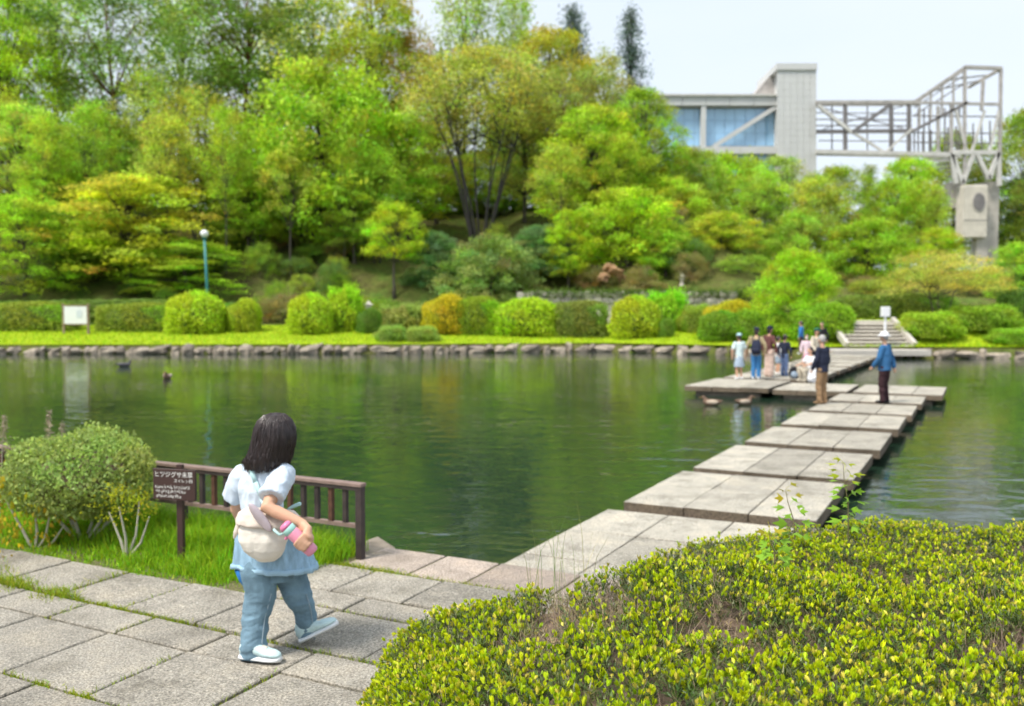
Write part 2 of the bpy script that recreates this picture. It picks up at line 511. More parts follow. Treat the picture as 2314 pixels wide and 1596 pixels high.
SLAB_MESH = {}
def slab_mesh(lu, lv, th, mat, bev=0.006):
    k = (round(lu, 2), round(lv, 2), round(th, 2), mat.name)
    if k not in SLAB_MESH:
        m = MB(); m.box((0, 0, -th / 2), (lv / 2, lu / 2, th / 2), None, bev)
        me = m.mesh('slab', mat)
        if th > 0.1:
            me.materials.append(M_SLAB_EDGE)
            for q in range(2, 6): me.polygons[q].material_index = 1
        SLAB_MESH[k] = me
    return SLAB_MESH[k]
def slab(parent, u0, u1, v0, v1, z, th, mat, gap=0.02, jitter=0.004, name='slab', tilt=0.0):
    lu, lv = round(u1 - u0 - gap, 2), round(v1 - v0 - gap, 2)
    if lu < 0.05 or lv < 0.05: return
    p = uv((u0 + u1) / 2, (v0 + v1) / 2, z + random.uniform(-jitter, jitter))
    return put(name, slab_mesh(lu, lv, th, mat), parent, p, (-tilt + random.uniform(-.004, .004), random.uniform(-.004, .004), -TH + random.uniform(-.006, .006)))
pave = thing('pavement', 'grey aggregate slab paving with grass in the joints', None)
pave['kind'] = 'structure'
def row(u0, u1, joints, z=0.0, mat=M_SLAB, th=0.06):
    for a, b in zip(joints[:-1], joints[1:]):
        slab(pave, u0, u1, a, b, z, th, mat)
A = lambda s, n, st=0.6: [s + st * k for k in range(n)]
row(0.94, 1.53, A(-4.8, 9)); row(1.53, 2.12, A(-4.5, 8))
row(2.12, 2.72, A(-6.32, 10)); row(2.72, 3.34, A(-6.60, 10, 0.603))
row(3.345, 3.635, [-6.5, -5.9, -5.3, -4.72, -4.16, -3.59, -2.99, -2.4, -1.8])
row(3.65, 4.21, [-7.4, -6.8, -6.22, -5.64, -5.05, -4.46, -3.88, -3.31, -2.72, -2.12, -1.5])
row(4.225, 4.475, [-3.88, -3.28, -2.68, -2.08, -1.5])
row(4.485, 4.99, [-4.05, -3.58, -3.04, -2.44, -1.85, -1.2])
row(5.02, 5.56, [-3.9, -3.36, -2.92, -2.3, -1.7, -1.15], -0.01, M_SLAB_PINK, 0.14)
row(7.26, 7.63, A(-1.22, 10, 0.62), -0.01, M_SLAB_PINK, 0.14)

# the stepping walkway across the pond: panels of three slabs, open gaps between panels
walk = thing('walkway', 'pale stepping slab walkway crossing the pond in offset panels', None)
walk['kind'] = 'structure'
def drift(u): return 0.029 * (u - 6.4)
def panel(u0, u1, v0, v1, nv, nu, z=ZW, th=0.13, tilt=0.009):
    d = drift((u0 + u1) / 2)
    for i in range(nu):
        for j in range(nv):
            a0, a1 = u0 + (u1 - u0) * i / nu, u0 + (u1 - u0) * (i + 1) / nu
            b0, b1 = v0 + (v1 - v0) * j / nv + d, v0 + (v1 - v0) * (j + 1) / nv + d
            slab(walk, a0, a1, b0, b1, z - tilt * ((a0 + a1) / 2 - (u0 + u1) / 2), th, M_SLAB_WALK, 0.014, 0.006, tilt=tilt)
    # piers that carry the panel
    for uu in (u0 + 0.35, u1 - 0.35):
        pm = MB(); c0 = uv(uu, v0 + 0.25 + d); c1 = uv(uu, v1 - 0.25 + d)
        pm.bar((c0[0], c0[1], z - th - 0.35), (c1[0], c1[1], z - th - 0.35), 0.3, 0.68)
        pm.build('pier', M_STONE, walk)
V0, V1 = -3.33, -1.38
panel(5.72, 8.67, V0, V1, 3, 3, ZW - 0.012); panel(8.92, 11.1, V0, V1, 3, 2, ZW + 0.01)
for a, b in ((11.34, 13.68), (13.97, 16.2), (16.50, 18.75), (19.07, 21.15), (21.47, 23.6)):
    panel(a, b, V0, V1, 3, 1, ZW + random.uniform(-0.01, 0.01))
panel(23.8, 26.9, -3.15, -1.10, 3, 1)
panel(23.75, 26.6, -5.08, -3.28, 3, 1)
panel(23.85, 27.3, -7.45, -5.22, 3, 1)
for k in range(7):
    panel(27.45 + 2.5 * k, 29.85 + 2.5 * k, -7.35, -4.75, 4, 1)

# ------------------------------------------------------------------ stones along the far bank
STONES = []
def rock_mesh(seed, mat, amp=0.25):
    g = np.random.default_rng(seed)
    V = []; F = []
    m = MB(); m.ball((0, 0, 0), (0.5, 0.5, 0.5), 7, 4)
    V = np.array(m.V); s_ = np.abs(V).max(1, keepdims=True); V = V * (0.72 + 0.28 * 0.5 / s_)
    V = V * (1 + amp * g.normal(size=(len(V), 1)) * 0.5) + g.normal(size=V.shape) * 0.02
    return raw_mesh('stone', V, m.F, mat, False)
STONES = [rock_mesh(s, M_STONE, 0.42) for s in range(9)]
WSTONES = [rock_mesh(20 + s, M_WALLSTONE, 0.12) for s in range(5)]
edging = thing('stone_edging', 'low row of rounded grey stones lining the far waterline', 'stone edging', (0, 48, 0))
x = -33.0
while x < 32:
    w = random.choice((0.3, 0.45, 0.6, 0.75, 0.95, 1.2)) * random.uniform(0.85, 1.15); h = random.uniform(0.36, 0.6)
    if not (14.0 < x + w / 2 < 16.6):
        y = float(shore(x + w / 2)) + random.uniform(-0.1, 0.08)
        put('stone', random.choice(STONES), edging, (x + w / 2, y - 48, -0.33 + random.uniform(-.05, .05)),
            (random.uniform(-.15, .15), random.uniform(-.12, .12), random.uniform(-.3, .3)), (w * 1.22, random.uniform(.55, .8), h))
    x += w
near_st = thing('shore_stones', 'flat pale stones at the water edge behind the low fence', 'stones', tuple(uv(5.4, -4.6, -0.1)))
for k in range(9):
    p = uv(5.42 + random.uniform(-.05, .06), -4.05 - 0.55 * k) - uv(5.4, -4.6, 0)
    put('stone', STONES[k % 6], near_st, (p[0], p[1], -0.03), (0, 0, random.uniform(0, 6)), (random.uniform(.5, .75), random.uniform(.4, .6), 0.25))

# retaining wall with creeper along its top
rw = thing('retaining_wall', 'grey stone retaining wall behind the clipped bushes with creeper on top', 'wall', (7, 58.3, 0))
p0, p1 = ony(1168, 700, 58.3), ony(1660, 700, 58.3)
mb = MB(); mb.box(((p0[0]+p1[0])/2 - 7, 0.35, 1.55), ((p1[0]-p0[0])/2, 0.25, 1.5)); mb.build('wall_core', M_WALLSTONE, rw)
z = 0.6; r_i = 0
while z < 2.9:
    x = p0[0] - 0.6 + max(0, (z - 1.6)) * 1.0 + random.uniform(0, .3)
    while x < p1[0]:
        w = random.uniform(0.5, 0.85)
        put('stone', random.choice(WSTONES), rw, (x + w/2 - 7, random.uniform(-.04, .04), z + 0.2), (0, random.uniform(-.1, .1), random.uniform(-.1, .1)), (w * 1.2, .36, .52))
        x += w
    z += 0.41

# ------------------------------------------------------------------ foliage builders
def colour_noise(n, g, clump_id=None, clump_f=None, jit=0.22):
    b = 1 + jit * g.normal(size=n)
    c = np.stack([b * (1 + 0.06 * g.normal(size=n)), b, b * (1 + 0.15 * g.normal(size=n))], -1)
    if clump_f is not None: c *= clump_f[clump_id]
    return np.repeat(np.clip(c, 0.25, 2.0), 4, axis=0)
def clump_tints(k, g, s=0.16):
    t = np.stack([1 + s * 0.55 * g.normal(size=k), 1 + s * 0.6 * g.normal(size=k), 1 + s * g.normal(size=k)], -1)
    return np.clip(t, 0.5, 1.6)
TREES = {}
def tree_variant(key, seed, H=10.0, Rx=3.4, z0=0.3, n_cl=60, per=260, leaf=0.15, rc=0.75, flat=0.6, layers=0, stems=1,
                 bark=M_BARK, trunk_r=0.16, lean=0.3, profile=None, updir=0.5, spread=0.0, mat=None, droop=0.0, aspect=0.55, limb=True):
    """crown: clumps of leaves on limbs; trunk: tapered stems with limbs out to the clumps"""
    g = np.random.default_rng(seed)
    C = []
    zb = z0 * H
    for k in range(n_cl):
        t = g.uniform(0.02, 1.0)
        if layers: t = (np.floor(t * layers) + 0.5 + g.normal() * 0.34) / layers
        wd = profile(t) if profile else math.sqrt(max(0.05, 1 - (2 * t - 0.75) ** 2 / 1.65))
        rr = Rx * wd * g.uniform(0.05, 1.0) ** 0.55
        an = g.uniform(0, 2 * math.pi)
        C.append([rr * math.cos(an), rr * math.sin(an), zb + t * (H - zb) * 0.96 - droop * (rr / Rx) ** 2])
    C = np.array(C)
    szs = rc * g.uniform(0.6, 1.35, n_cl)
    cid = np.repeat(np.arange(n_cl), np.maximum(20, (per * (szs / rc) ** 2).astype(int)))
    n = len(cid)
    d = g.normal(size=(n, 3)) * 0.37
    d[:, 2] *= flat
    d[:, 2] -= 0.25 * (d[:, 0] ** 2 + d[:, 1] ** 2)
    P = C[cid] + d * szs[cid][:, None] * np.array([1.15, 1.15, 1.0])
    P += 0.12 * g.normal(size=P.shape)
    V, F = leaves(P, leaf, g, updir, aspect)
    cols = colour_noise(n, g, cid, clump_tints(n_cl, g, 0.20) * g.uniform(0.72, 1.22, (n_cl, 1)))
    crown = raw_mesh('crown', V, F, mat or M_LEAF, False, cols)
    tr = MB()
    tops = []
    for s_ in range(stems):
        an = g.uniform(0, 6.28) if stems == 1 else s_ * 2 * math.pi / stems + g.normal() * .3
        sp = spread * g.uniform(0.5, 1.1)
        b0 = np.array([math.cos(an), math.sin(an), 0]) * (0.25 if stems > 1 else 0) 
        path = []
        for k in range(8):
            t = k / 7
            off = np.array([math.cos(an), math.sin(an), 0]) * sp * Rx * t ** 1.3
            wob = np.array([math.sin(t * 5 + s_), math.cos(t * 4 + s_ * 2), 0]) * lean * t * 0.5
            path.append(b0 + off + wob + np.array([0, 0, -0.6 + t * (H * 0.9 + 0.6)]))
        rad = trunk_r * (1 - 0.86 * np.linspace(0, 1, 8) ** 0.8) * (1.0 if stems == 1 else 0.62)
        rad[0] *= 1.35
        tr.tube(path, rad, 8); tops.append(np.array(path))
    if limb:
        for k in range(0, n_cl, 3):
            pt = tops[k % stems]
            zt = C[k, 2] * 0.72 - 0.05 * H
            zt = max(zt, min(zb * 0.8, C[k, 2] - 0.3))
            i = int(np.argmin(np.abs(pt[:, 2] - zt)))
            a = pt[i]; b = C[k]
            mid = (a + b) / 2 + np.array([0, 0, 0.12 * H * 0.2 - 0.1]) + g.normal(size=3) * 0.12
            r0 = trunk_r * 0.24
            tr.tube([a, mid, b], [r0, r0 * 0.6, r0 * 0.2], 5)
    TREES[key] = (crown, tr.mesh('trunk', bark, True), H, Rx)
def lift(c, k=1.75):
    k = min(k, 0.76 / max(c))
    return (c[0] * k, c[1] * k, c[2] * k + 0.022)
def place_tree(key, name, label, cat, x, y, h, w, color, rz=None, group=None, z=None, crown_only=False):
    """one tree standing at (x, y): its own crown colour, height and spread"""
    if key.startswith('broad') and h / w < 1.05: key = 'squat' if (h * 10) % 2 < 1 else 'squat_b'
    crown, trunk, H, Rx = TREES[key]
    if z is None: z = float(gz(x, y)) - 0.05
    t = thing(name, label, cat, (x, y, z), random.uniform(0, 6.28) if rz is None else rz, group)
    s_ = (w / (2 * Rx), w / (2 * Rx), h / H)
    put('crown', crown, t, scale=s_, color=lift(color))
    if not crown_only: put('trunk', trunk, t, scale=s_)
    return t
cone = lambda t: max(0.08, 1.0 - t) ** 0.8
UPR = dict(updir=0.12)
tree_variant('sapling', 23, n_cl=130, per=90, leaf=0.2, z0=0.4, Rx=3.6, rc=0.7, flat=0.5, trunk_r=0.22, lean=0.5, **UPR)
tree_variant('pole', 21, n_cl=110, per=55, leaf=0.15, z0=0.5, Rx=2.2, rc=0.5, flat=0.9, trunk_r=0.075, lean=0.5, **UPR)
tree_variant('pole_b', 22, n_cl=120, per=55, leaf=0.15, z0=0.45, Rx=2.4, rc=0.5, flat=0.9, stems=3, spread=0.35, trunk_r=0.085, bark=M_BARKD, lean=0.6, **UPR)
tree_variant('broad', 1, n_cl=270, per=85, leaf=0.165, z0=0.16, rc=0.56, flat=0.55, **UPR)
tree_variant('broad_b', 2, n_cl=260, per=80, leaf=0.155, z0=0.20, Rx=2.9, rc=0.52, flat=0.6, **UPR)
tree_variant('broad_c', 3, n_cl=290, per=90, leaf=0.15, z0=0.18, Rx=3.9, rc=0.6, flat=0.5, **UPR)
tree_variant('airy', 4, n_cl=190, per=55, leaf=0.15, z0=0.2, Rx=2.8, rc=0.55, flat=1.0, **UPR)
tree_variant('layered', 5, n_cl=190, per=120, leaf=0.18, z0=0.04, Rx=3.8, rc=0.75, flat=0.5, layers=9, updir=0.5)
tree_variant('layered_b', 6, n_cl=180, per=120, leaf=0.18, z0=0.04, Rx=4.0, rc=0.78, flat=0.5, layers=8, updir=0.5, lean=0.8)
tree_variant('pine', 7, n_cl=150, per=105, leaf=0.2, z0=0.28, Rx=2.6, rc=0.62, flat=0.5, layers=12, bark=M_BARKR, trunk_r=0.12,
             profile=lambda t: 0.6 + 0.5 * math.sin(t * 2.9), mat=M_PINE, aspect=0.28, updir=0.3)
tree_variant('pine_b', 8, n_cl=130, per=105, leaf=0.2, z0=0.40, Rx=2.4, rc=0.62, flat=0.55, layers=9, bark=M_BARKR, trunk_r=0.11,
             profile=lambda t: 0.55 + 0.5 * math.sin(t * 2.8), mat=M_PINE, aspect=0.28, lean=0.7, updir=0.3)
tree_variant('spruce', 9, n_cl=150, per=55, leaf=0.17, z0=0.05, Rx=2.0, rc=0.45, flat=0.6, layers=14, profile=cone, mat=M_PINE, aspect=0.3, bark=M_BARKD, updir=0.3)
tree_variant('multi', 10, n_cl=200, per=60, leaf=0.15, z0=0.58, Rx=3.0, rc=0.55, flat=0.9, stems=13, spread=0.85, bark=M_BARKD, trunk_r=0.085, lean=0.5, **UPR)
tree_variant('vase', 11, n_cl=170, per=60, leaf=0.15, z0=0.38, Rx=3.0, rc=0.55, flat=0.9, stems=5, spread=0.55, bark=M_BARK, trunk_r=0.14, **UPR)
tree_variant('mound', 12, n_cl=200, per=120, leaf=0.2, z0=0.0, Rx=4.6, H=7.0, rc=0.8, flat=0.5, bark=M_BARKD,
             profile=lambda t: math.sqrt(max(0.03, 1 - t * t)), updir=0.5)
tree_variant('willow', 13, n_cl=240, per=120, leaf=0.17, z0=0.06, Rx=4.0, H=7.5, rc=0.6, flat=1.0, bark=M_BARK,
             profile=lambda t: math.sqrt(max(0.05, 1 - t * t)), droop=0.8, aspect=0.45, **UPR)
tree_variant('squat', 16, n_cl=230, per=85, leaf=0.17, z0=0.0, Rx=3.5, H=5.2, rc=0.55, flat=0.55, **UPR)
tree_variant('squat_b', 17, n_cl=220, per=85, leaf=0.165, z0=0.02, Rx=3.1, H=5.6, rc=0.52, flat=0.6, **UPR)
tree_variant('umbrella', 14, n_cl=150, per=90, leaf=0.13, z0=0.45, Rx=4.2, H=6.0, rc=0.7, flat=0.35, layers=4, stems=3, spread=0.4,
             profile=lambda t: math.sqrt(max(0.1, 1 - t * t * 0.8)), bark=M_BARK, trunk_r=0.10, updir=0.5)
tree_variant('scrub', 15, n_cl=90, per=80, leaf=0.17, z0=0.0, Rx=3.0, H=4.0, rc=0.7, flat=0.8, stems=5, spread=0.7, trunk_r=0.07,
             profile=lambda t: math.sqrt(max(0.05, 1 - t * t * 0.7)), **UPR)

BUSH = {}
def bush_variant(key, seed, a=1.0, b=1.0, c=0.9, power=2.15, n=9000, leaf=0.085, lump=0.08, fuzz=0.05):
    """clipped shrub: dense shell of small leaves on a lumpy rounded body, unit half-size, base at z=0"""
    g = np.random.default_rng(seed)
    d = unit(g.normal(size=(n, 3))); d[:, 2] = np.where(d[:, 2] < -0.55, -d[:, 2], d[:, 2])
    r = (np.abs(d[:, 0]) ** power + np.abs(d[:, 1]) ** power + np.abs(d[:, 2]) ** power) ** (-1 / power)
    ph = g.uniform(0, 6.28, 6)
    lum = 1 + lump * (np.sin(3 * d[:, 0] + ph[0]) * np.sin(3 * d[:, 1] + ph[1]) + 0.6 * np.sin(6 * d[:, 2] + 4 * d[:, 0] + ph[2]))
    P = d * (r * lum * (1 + fuzz * g.normal(size=n) - 0.03))[:, None] * np.array([a, b, c * 0.64])
    P[:, 2] = np.maximum(P[:, 2] + c * 0.36, -0.02)
    V, F = leaves(P, leaf, g, 0.4, 0.6, tip=d * np.array([1, 1, 1]))
    k = 24; cid = np.argmax(d @ unit(g.normal(size=(k, 3))).T, 1)
    fol = raw_mesh('foliage', V, F, M_LEAF, False, colour_noise(n, g, cid, clump_tints(k, g, 0.10), 0.25))
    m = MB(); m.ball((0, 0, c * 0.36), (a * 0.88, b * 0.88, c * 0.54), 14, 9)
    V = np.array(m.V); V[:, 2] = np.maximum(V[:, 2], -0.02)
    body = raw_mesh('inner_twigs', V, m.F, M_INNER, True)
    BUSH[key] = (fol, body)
bush_variant('ball', 1); bush_variant('ball_b', 2, lump=0.12); bush_variant('loose', 3, fuzz=0.13, n=7000, leaf=0.10, lump=0.18)
bush_variant('block', 4, power=4.5, n=11000, lump=0.05, leaf=0.07)
bush_variant('low', 5, lump=0.15, fuzz=0.09)
def place_bush(key, label, x0, x1, ytop, ybot, Y, color, name='clipped_bush', cat='bush', group=None, depth=None, zb=None):
    pl, pr = ony(x0, ybot, Y), ony(x1, ybot, Y)
    xc = (pl[0] + pr[0]) / 2; w = (pr[0] - pl[0]) / 2
    zg = float(gz(xc, Y)) if zb is None else zb
    top = ony((x0 + x1) / 2, ytop, Y - 0.3)[2]
    h = max(0.3, top - zg)
    t = thing(name, label, cat, (xc, Y, zg - 0.03), 0, group)
    f, b = BUSH[key]
    sc = (w, depth or min(w, 1.3), h / 0.9)
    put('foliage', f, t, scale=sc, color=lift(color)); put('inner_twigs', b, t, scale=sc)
    return t

# ------------------------------------------------------------------ trees of the wooded slope
BRIGHT = (0.30, 0.41, 0.015); YELLOW = (0.37, 0.41, 0.02); OLIVE = (0.27, 0.29, 0.03); MID = (0.19, 0.30, 0.015)
DARK = (0.07, 0.15, 0.02); PINE = (0.13, 0.21, 0.02); BLUEG = (0.12, 0.22, 0.06); PALE = (0.29, 0.40, 0.03)
RUST = (0.36, 0.24, 0.04); SLATE = (0.08, 0.12, 0.07); GREEN = (0.24, 0.36, 0.012)
def tree_px(key, name, label, cx, ytop, width, Y, color, group='trees on the wooded slope', cat='tree', rz=None):
    p = ony(cx, ytop, Y)
    zg = float(gz(p[0], Y))
    w = width / 2034 * Y
    return place_tree(key, name, label, cat, p[0], Y, max(1.0, p[2] - zg), w, color, rz, group)
T = tree_px
# tall back rows
T('pine', 'pine_tree', 'tall dark pine in the top corner with a reddish trunk and flat branch tiers', 250, -70, 330, 84, PINE)
T('pine_b', 'pine_tree', 'tall dark pine rising behind the lamp post with red brown bark', 540, -90, 380, 80, PINE)
T('airy', 'broadleaf_tree', 'thin pale spring tree between the two dark pines', 410, -60, 240, 96, PALE)
T('broad_b', 'broadleaf_tree', 'bright green tree cut off by the upper corner of the picture', 10, -40, 260, 80, BRIGHT)
T('airy', 'broadleaf_tree', 'tall pale tree rising behind the corner tree', 120, -90, 250, 98, PALE)
T('airy', 'broadleaf_tree', 'tall yellow green tree with sky showing through its thin crown', 700, -80, 250, 92, YELLOW)
T('broad_b', 'broadleaf_tree', 'tall olive yellow tree reaching the top edge beside a sky gap', 840, -70, 240, 90, (0.3, 0.36, 0.02))
T('airy', 'broadleaf_tree', 'airy rust tinted tree between the sky gaps', 925, 60, 180, 92, RUST)
T('airy', 'broadleaf_tree', 'tall thin green tree behind the many stemmed tree', 1050, -60, 230, 95, (0.244, 0.33, 0.03))
T('airy', 'broadleaf_tree', 'small light green crown at the top beside the open sky', 1160, -40, 150, 97, (0.266, 0.36, 0.03))
T('spruce', 'spruce_tree', 'dark conifer top standing behind the olive crown', 1295, 0, 190, 100, SLATE)
T('spruce', 'spruce_tree', 'slender dark conifer standing alone against the open sky', 1425, 5, 160, 98, SLATE)
T('broad_c', 'broadleaf_tree', 'olive yellow spreading tree below the dark conifer tops', 1240, 55, 300, 86, (0.32, 0.33, 0.02))
T('airy', 'broadleaf_tree', 'light olive tree beside the slender lone conifer', 1370, 110, 170, 92, OLIVE)
# middle rows
T('multi', 'multi_stemmed_tree', 'many stemmed tree with dark fanned trunks and thin yellow crown', 1085, 110, 360, 75, (0.33, 0.36, 0.05), rz=0.4)
T('vase', 'broadleaf_tree', 'vase shaped tree with yellow green crown above the lamp post', 450, 195, 260, 72, (0.34, 0.38, 0.03))
T('broad_c', 'broadleaf_tree', 'large bright green tree filling the middle of the slope', 720, 135, 400, 73, (0.293, 0.42, 0.015))
T('broad', 'broadleaf_tree', 'bright green tree between the large tree and the many stemmed one', 900, 250, 240, 76, (0.281, 0.4, 0.02))
T('pine_b', 'pine_tree', 'pine with a bare pinkish trunk and high olive crown', 1295, 150, 220, 78, (0.22, 0.27, 0.04))
T('broad', 'broadleaf_tree', 'fresh green tree in front of the pinkish pine trunk', 1340, 235, 280, 72, BRIGHT)
T('broad_b', 'broadleaf_tree', 'pointed green tree beside the glazed building wing', 1455, 195, 200, 74, GREEN)
T('broad', 'broadleaf_tree', 'light green tree at the picture edge below the corner tree', 40, 225, 260, 71, (0.318, 0.43, 0.04))
T('broad_b', 'broadleaf_tree', 'mid green tree below the tall corner pine', 220, 250, 260, 76, MID)
T('broad_c', 'broadleaf_tree', 'rounded green tree behind the bare brown slope', 600, 290, 260, 77, (0.244, 0.36, 0.02))
T('broad', 'broadleaf_tree', 'olive green tree in front of the glazed wing', 1560, 330, 170, 78, (0.266, 0.36, 0.03))
# front rows
T('layered', 'maple_tree', 'yellow green maple with flat tiered sprays behind the notice board', 290, 385, 400, 66, YELLOW)
T('layered_b', 'maple_tree', 'green tiered maple at the picture edge above the clipped hedge', 50, 430, 300, 63.5, (0.244, 0.38, 0.01))
T('layered_b', 'maple_tree', 'low green maple spreading behind the lamp post', 420, 540, 300, 64, GREEN)
T('layered', 'maple_tree', 'small dark maple tucked between the notice board and lamp post', 250, 540, 260, 67, (0.146, 0.24, 0.01))
T('sapling', 'broadleaf_tree', 'small bright tree with slim bare trunk on the brown slope', 890, 455, 150, 64.5, (0.34, 0.46, 0.01))
T('mound', 'evergreen_tree', 'broad dark evergreen with tiered foliage above the retaining wall end', 1110, 525, 270, 61.5, (0.183, 0.25, 0.045), cat='tree')
T('mound', 'evergreen_tree', 'blue green evergreen shrub behind the broad tiered one', 1225, 505, 190, 66, BLUEG)
T('mound', 'evergreen_tree', 'small grey green evergreen below the many stemmed tree', 985, 520, 150, 66, BLUEG)
T('broad', 'broadleaf_tree', 'fresh green tree overhanging the ochre rocks', 1420, 420, 260, 65.5, (0.317, 0.44, 0.01))
T('broad_b', 'broadleaf_tree', 'lime green sapling leaning out over the wall', 1285, 470, 110, 64, (0.34, 0.46, 0.01))
T('broad_c', 'broadleaf_tree', 'rounded yellow olive tree beyond the wall end', 1630, 480, 200, 66, (0.33, 0.38, 0.02))
T('broad', 'broadleaf_tree', 'bright tree below the white tower shaft', 1660, 345, 220, 84, (0.293, 0.42, 0.01))
T('broad_b', 'birch_tree', 'pale green tree with white trunk under the tower', 1765, 350, 190, 75, (0.296, 0.4, 0.06))
T('broad_c', 'broadleaf_tree', 'olive green tree under the steel truss', 1890, 370, 230, 74, (0.24, 0.32, 0.02))
T('spruce', 'conifer_tree', 'pointed olive conifer under the middle of the truss', 1965, 365, 120, 78, (0.22, 0.28, 0.02))
T('broad', 'broadleaf_tree', 'bright green tree beneath the ramp of the steel frame', 2055, 350, 180, 80, (0.293, 0.42, 0.015))
T('spruce', 'conifer_tree', 'brownish conifer beside the concrete pier', 2115, 420, 120, 76, (0.27, 0.3, 0.03))
T('broad_c', 'broadleaf_tree', 'green tree behind the layered garden maple', 1960, 490, 220, 66, (0.244, 0.36, 0.01))
T('broad', 'broadleaf_tree', 'green bushy tree between the willow and the truss trees', 1820, 470, 200, 68, (0.281, 0.38, 0.03))
T('broad_b', 'broadleaf_tree', 'yellow green tree in front of the concrete pier foot', 2120, 510, 130, 64, (0.32, 0.42, 0.01))
T('broad_c', 'broadleaf_tree', 'fresh green tree at the picture edge beside the concrete pier', 2310, 545, 160, 62, (0.293, 0.44, 0.03))
T('broad', 'broadleaf_tree', 'olive tree at the edge behind the steel frame', 2330, 240, 230, 125, (0.24, 0.32, 0.03))
T('broad_b', 'broadleaf_tree', 'dark green tree behind the concrete pier', 2300, 400, 170, 128, (0.146, 0.25, 0.02))
T('broad_c', 'broadleaf_tree', 'distant olive tree seen through the lattice columns', 2160, 290, 200, 128, (0.24, 0.31, 0.03))
T('willow', 'garden_tree', 'brilliant lime green domed tree behind the group of people', 1800, 558, 250, 49.5, (0.33, 0.50, 0.008), group='trees on the far bank')
T('umbrella', 'garden_tree', 'spreading yellowish garden tree with thin bare stems by the steps', 2130, 570, 300, 49.5, (0.38, 0.38, 0.06), group='trees on the far bank')
T('airy', 'broadleaf_tree', 'slim pale tree left of the vase shaped one', 330, 150, 190, 79, (0.33, 0.42, 0.05))
T('broad_b', 'broadleaf_tree', 'soft green tree behind the lamp globe', 560, 360, 200, 70, (0.27, 0.38, 0.02))
T('airy', 'broadleaf_tree', 'airy yellow tree left of the many stemmed one', 985, 170, 190, 84, (0.36, 0.40, 0.03))
T('airy', 'broadleaf_tree', 'pale airy tree right of the many stemmed one', 1185, 200, 200, 80, (0.36, 0.42, 0.07))
T('broad_b', 'broadleaf_tree', 'green tree on the slope right of the small bright tree', 800, 380, 180, 69, (0.24, 0.36, 0.02))
T('broad_b', 'broadleaf_tree', 'slender green tree at the edge below the light one', 130, 330, 180, 69, (0.29, 0.42, 0.02))
T('broad', 'broadleaf_tree', 'yellowish tree at the foot of the glazed wing', 1520, 400, 190, 71, (0.33, 0.42, 0.02))
T('broad_b', 'broadleaf_tree', 'light green sapling right of the ochre rocks', 1505, 500, 130, 63.5, (0.32, 0.46, 0.02))
T('airy', 'broadleaf_tree', 'tall pale tree filling the gap left of the tall olive one', 620, 20, 220, 97, (0.30, 0.38, 0.05))
T('broad_b', 'broadleaf_tree', 'green tree in front of the truss near its white foot', 2015, 400, 150, 72, (0.26, 0.40, 0.015))
for k, (xd, yt) in enumerate(((60, 380), (190, 330), (330, 345), (470, 330), (600, 340), (760, 330), (930, 350), (1040, 345), (1130, 335), (1230, 350), (1330, 330), (1440, 345))):  # backing row on the crest, leaves in darker mid greens
    T('broad_c' if k % 2 else 'broad', 'broadleaf_tree', 'dark mid green tree on the hill crest ' + ('at the picture edge', 'behind the corner pine', 'behind the tiered maple', 'behind the vase shaped tree', 'above the lamp post', 'behind the large bright tree', 'behind the small bright tree', 'behind the many stemmed trunks', 'right behind the many stemmed trunks', 'behind the pinkish pine trunk', 'behind the fresh green tree', 'beside the glazed wing')[k], xd, yt, 230, 90 + 3 * (k % 3), ((0.20, 0.31, 0.02), (0.25, 0.34, 0.02), (0.16, 0.27, 0.02))[k % 3])
for k, (xd, yt, Yk, place) in enumerate(((95, 260, 67, 'by the tiered maple'), (205, 220, 70, 'below the corner pine'), (375, 260, 68, 'left of the lamp post'), (505, 240, 66.5, 'right of the lamp post'), (575, 300, 70, 'above the brown slope'), (655, 330, 67, 'below the large bright tree'), (775, 300, 68, 'inside the large bright tree'), (850, 330, 70, 'left of the small bright tree'), (1265, 330, 68, 'in front of the pinkish pine'), (1400, 300, 69, 'below the slender conifer'), (1715, 380, 71, 'under the white tower'), (1850, 400, 70, 'under the truss'), (2080, 400, 71, 'under the ramp'))):
    T('pole_b' if k % 3 == 1 else 'pole', 'slim_tree', 'slim bare trunked tree with a small high crown ' + place, xd, yt, 150 if k % 3 else 120, Yk, ((0.31, 0.40, 0.02), (0.27, 0.40, 0.02), (0.35, 0.40, 0.04))[k % 3])
